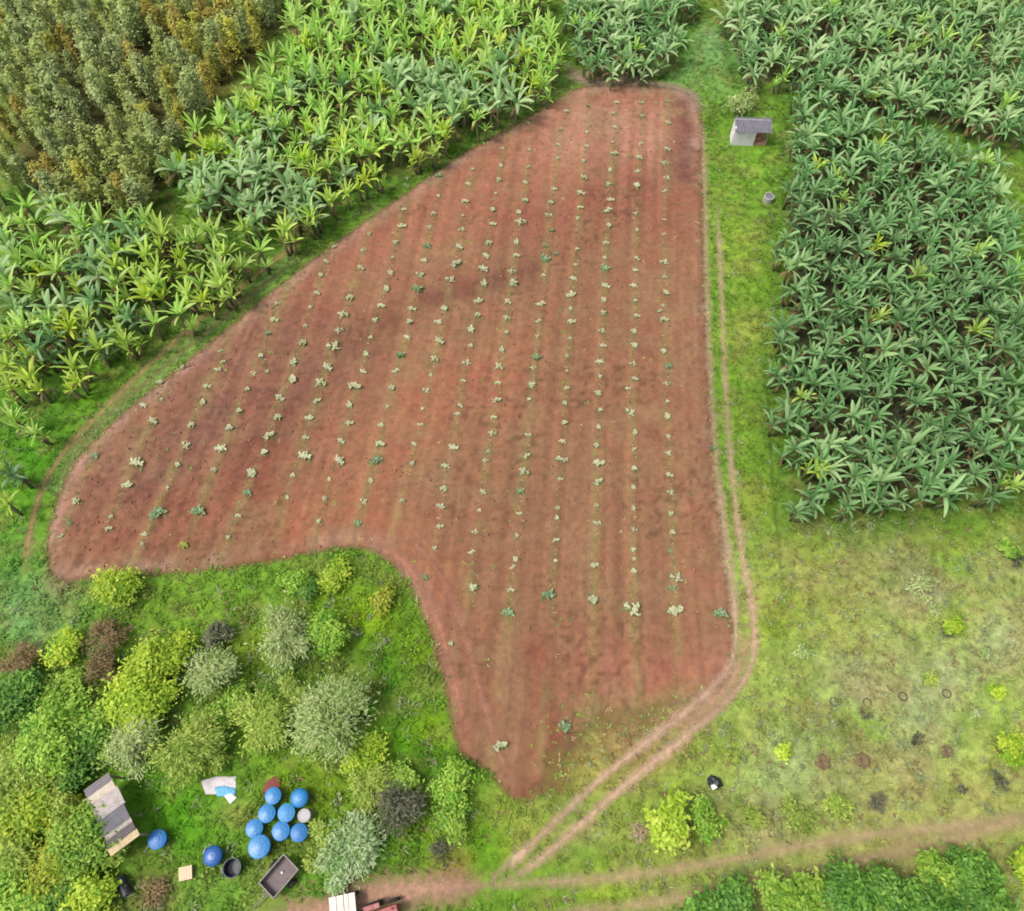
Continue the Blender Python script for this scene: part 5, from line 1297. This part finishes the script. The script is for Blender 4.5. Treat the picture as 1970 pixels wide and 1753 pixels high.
# cut brush beside the citrus-green tree
mb = MB(); p = pt(1228, 1600, .2)
for i in range(46):
    a = random.uniform(0, 6.28); q = random.uniform(.1, .6); L_ = random.uniform(.4, 1.0); th = random.uniform(0, 3.14); zz = random.uniform(.05, .4) * (1 - q)
    c = Vector((math.cos(a) * q, math.sin(a) * q, zz)); dvec = Vector((math.cos(th), math.sin(th), random.uniform(-.15, .3))) * L_ / 2
    m0, m1 = c - dvec, c + dvec; m0.z = max(.03, m0.z); m1.z = max(.03, m1.z)
    mb.tube([m0, c + Vector((0, 0, .04)), m1], .03, .015, 4)
o = mb.build('brush_pile', M_twigp, None, (p.x, p.y, 0)); tag(o, 'heap of dry pale brown cut branches beside the bright citrus green tree', 'brush pile')

# wagon and tractor on the dirt road at the bottom edge
ang_r = math.atan2(pt(740, 1716).y - pt(640, 1738).y, pt(740, 1716).x - pt(640, 1738).x)
p = pt(662, 1748, 1.1)
o = empty('wagon', (p.x, p.y - .25, 0), ang_r); tag(o, 'wagon decked with white boards on the dirt road at the bottom edge', 'wagon')
mb = MB()
for i, (a, w_) in enumerate(((-.62, .42), (-.17, .40), (.20, .26), (.56, .40))):
    mb.box((a, 0, 1.08 + .012 * (i % 2)), (w_, 2.0, .05))
mb.build('deck_board', M_slat, o)
mb = MB(); mb.box((0, .8, .98), (1.5, .08, .12)); mb.box((0, -.8, .98), (1.5, .08, .12)); mb.box((0, 0, .98), (.1, 1.5, .12)); mb.build('frame', M_steel, o)
for s in (-1, 1): wheel(o, -.55 , s * .95, .4, .22, M_steel); wheel(o, .5, s * .95, .4, .22, M_steel)
for c in list(o.children):
    pass
mb = MB(); mb.box((0, 0, .62), (1.3, .9, .5)); mb.build('chassis', M_steel, o)
mb = MB(); mb.tube([(.8, 0, .6), (1.35, 0, .5)], .04, .04, 8); mb.build('drawbar', M_steel, o)
p = pt(735, 1742, .9)
o = empty('tractor', (p.x, p.y - .45, 0), ang_r + R(6)); tag(o, 'faded red tractor coupled to the wagon on the dirt road', 'tractor')
mb = MB(); mb.box((.35, 0, .95), (1.5, .55, .5), None, .9); mb.box((-.45, 0, .85), (.5, .6, .3)); mb.build('body', M_reddk, o, bevel=.06)
mb = MB(); mb.box((.4, 0, 1.225), (1.25, .5, .05)); mb.build('bonnet', M_red, o, bevel=.03)
for s in (-1, 1):
    mb = MB(); mb.box((-.42, s * .52, 1.36), (.95, .28, .05)); mb.box((-.92, s * .52, 1.2), (.05, .28, .3)); mb.build('mudguard', M_red, o, bevel=.02)
    wheel(o, -.42, s * .62, .62, .34, M_red); wheel(o, .85, s * .5, .36, .2, M_red)
mb = MB(); mb.box((-.5, 0, 1.1), (.42, .42, .1)); mb.box((-.72, 0, 1.3), (.06, .42, .35)); mb.build('seat', M_black, o, bevel=.03)
mb = MB(); mb.tube([(-.02, 0, 1.1), (-.16, 0, 1.4)], .025, .025, 6); mb.lathe([(.16 + .015 * math.cos(a), .015 * math.sin(a)) for a in [k * math.pi / 3 for k in range(7)]], 18, (-.16, 0, 1.41), Matrix.Rotation(R(-28), 3, 'Y')); mb.build('steering_wheel', M_black, o)
mb = MB(); mb.tube([(.75, .1, 1.2), (.75, .1, 1.75)], .04, .035, 8); mb.build('exhaust_pipe', M_black, o)
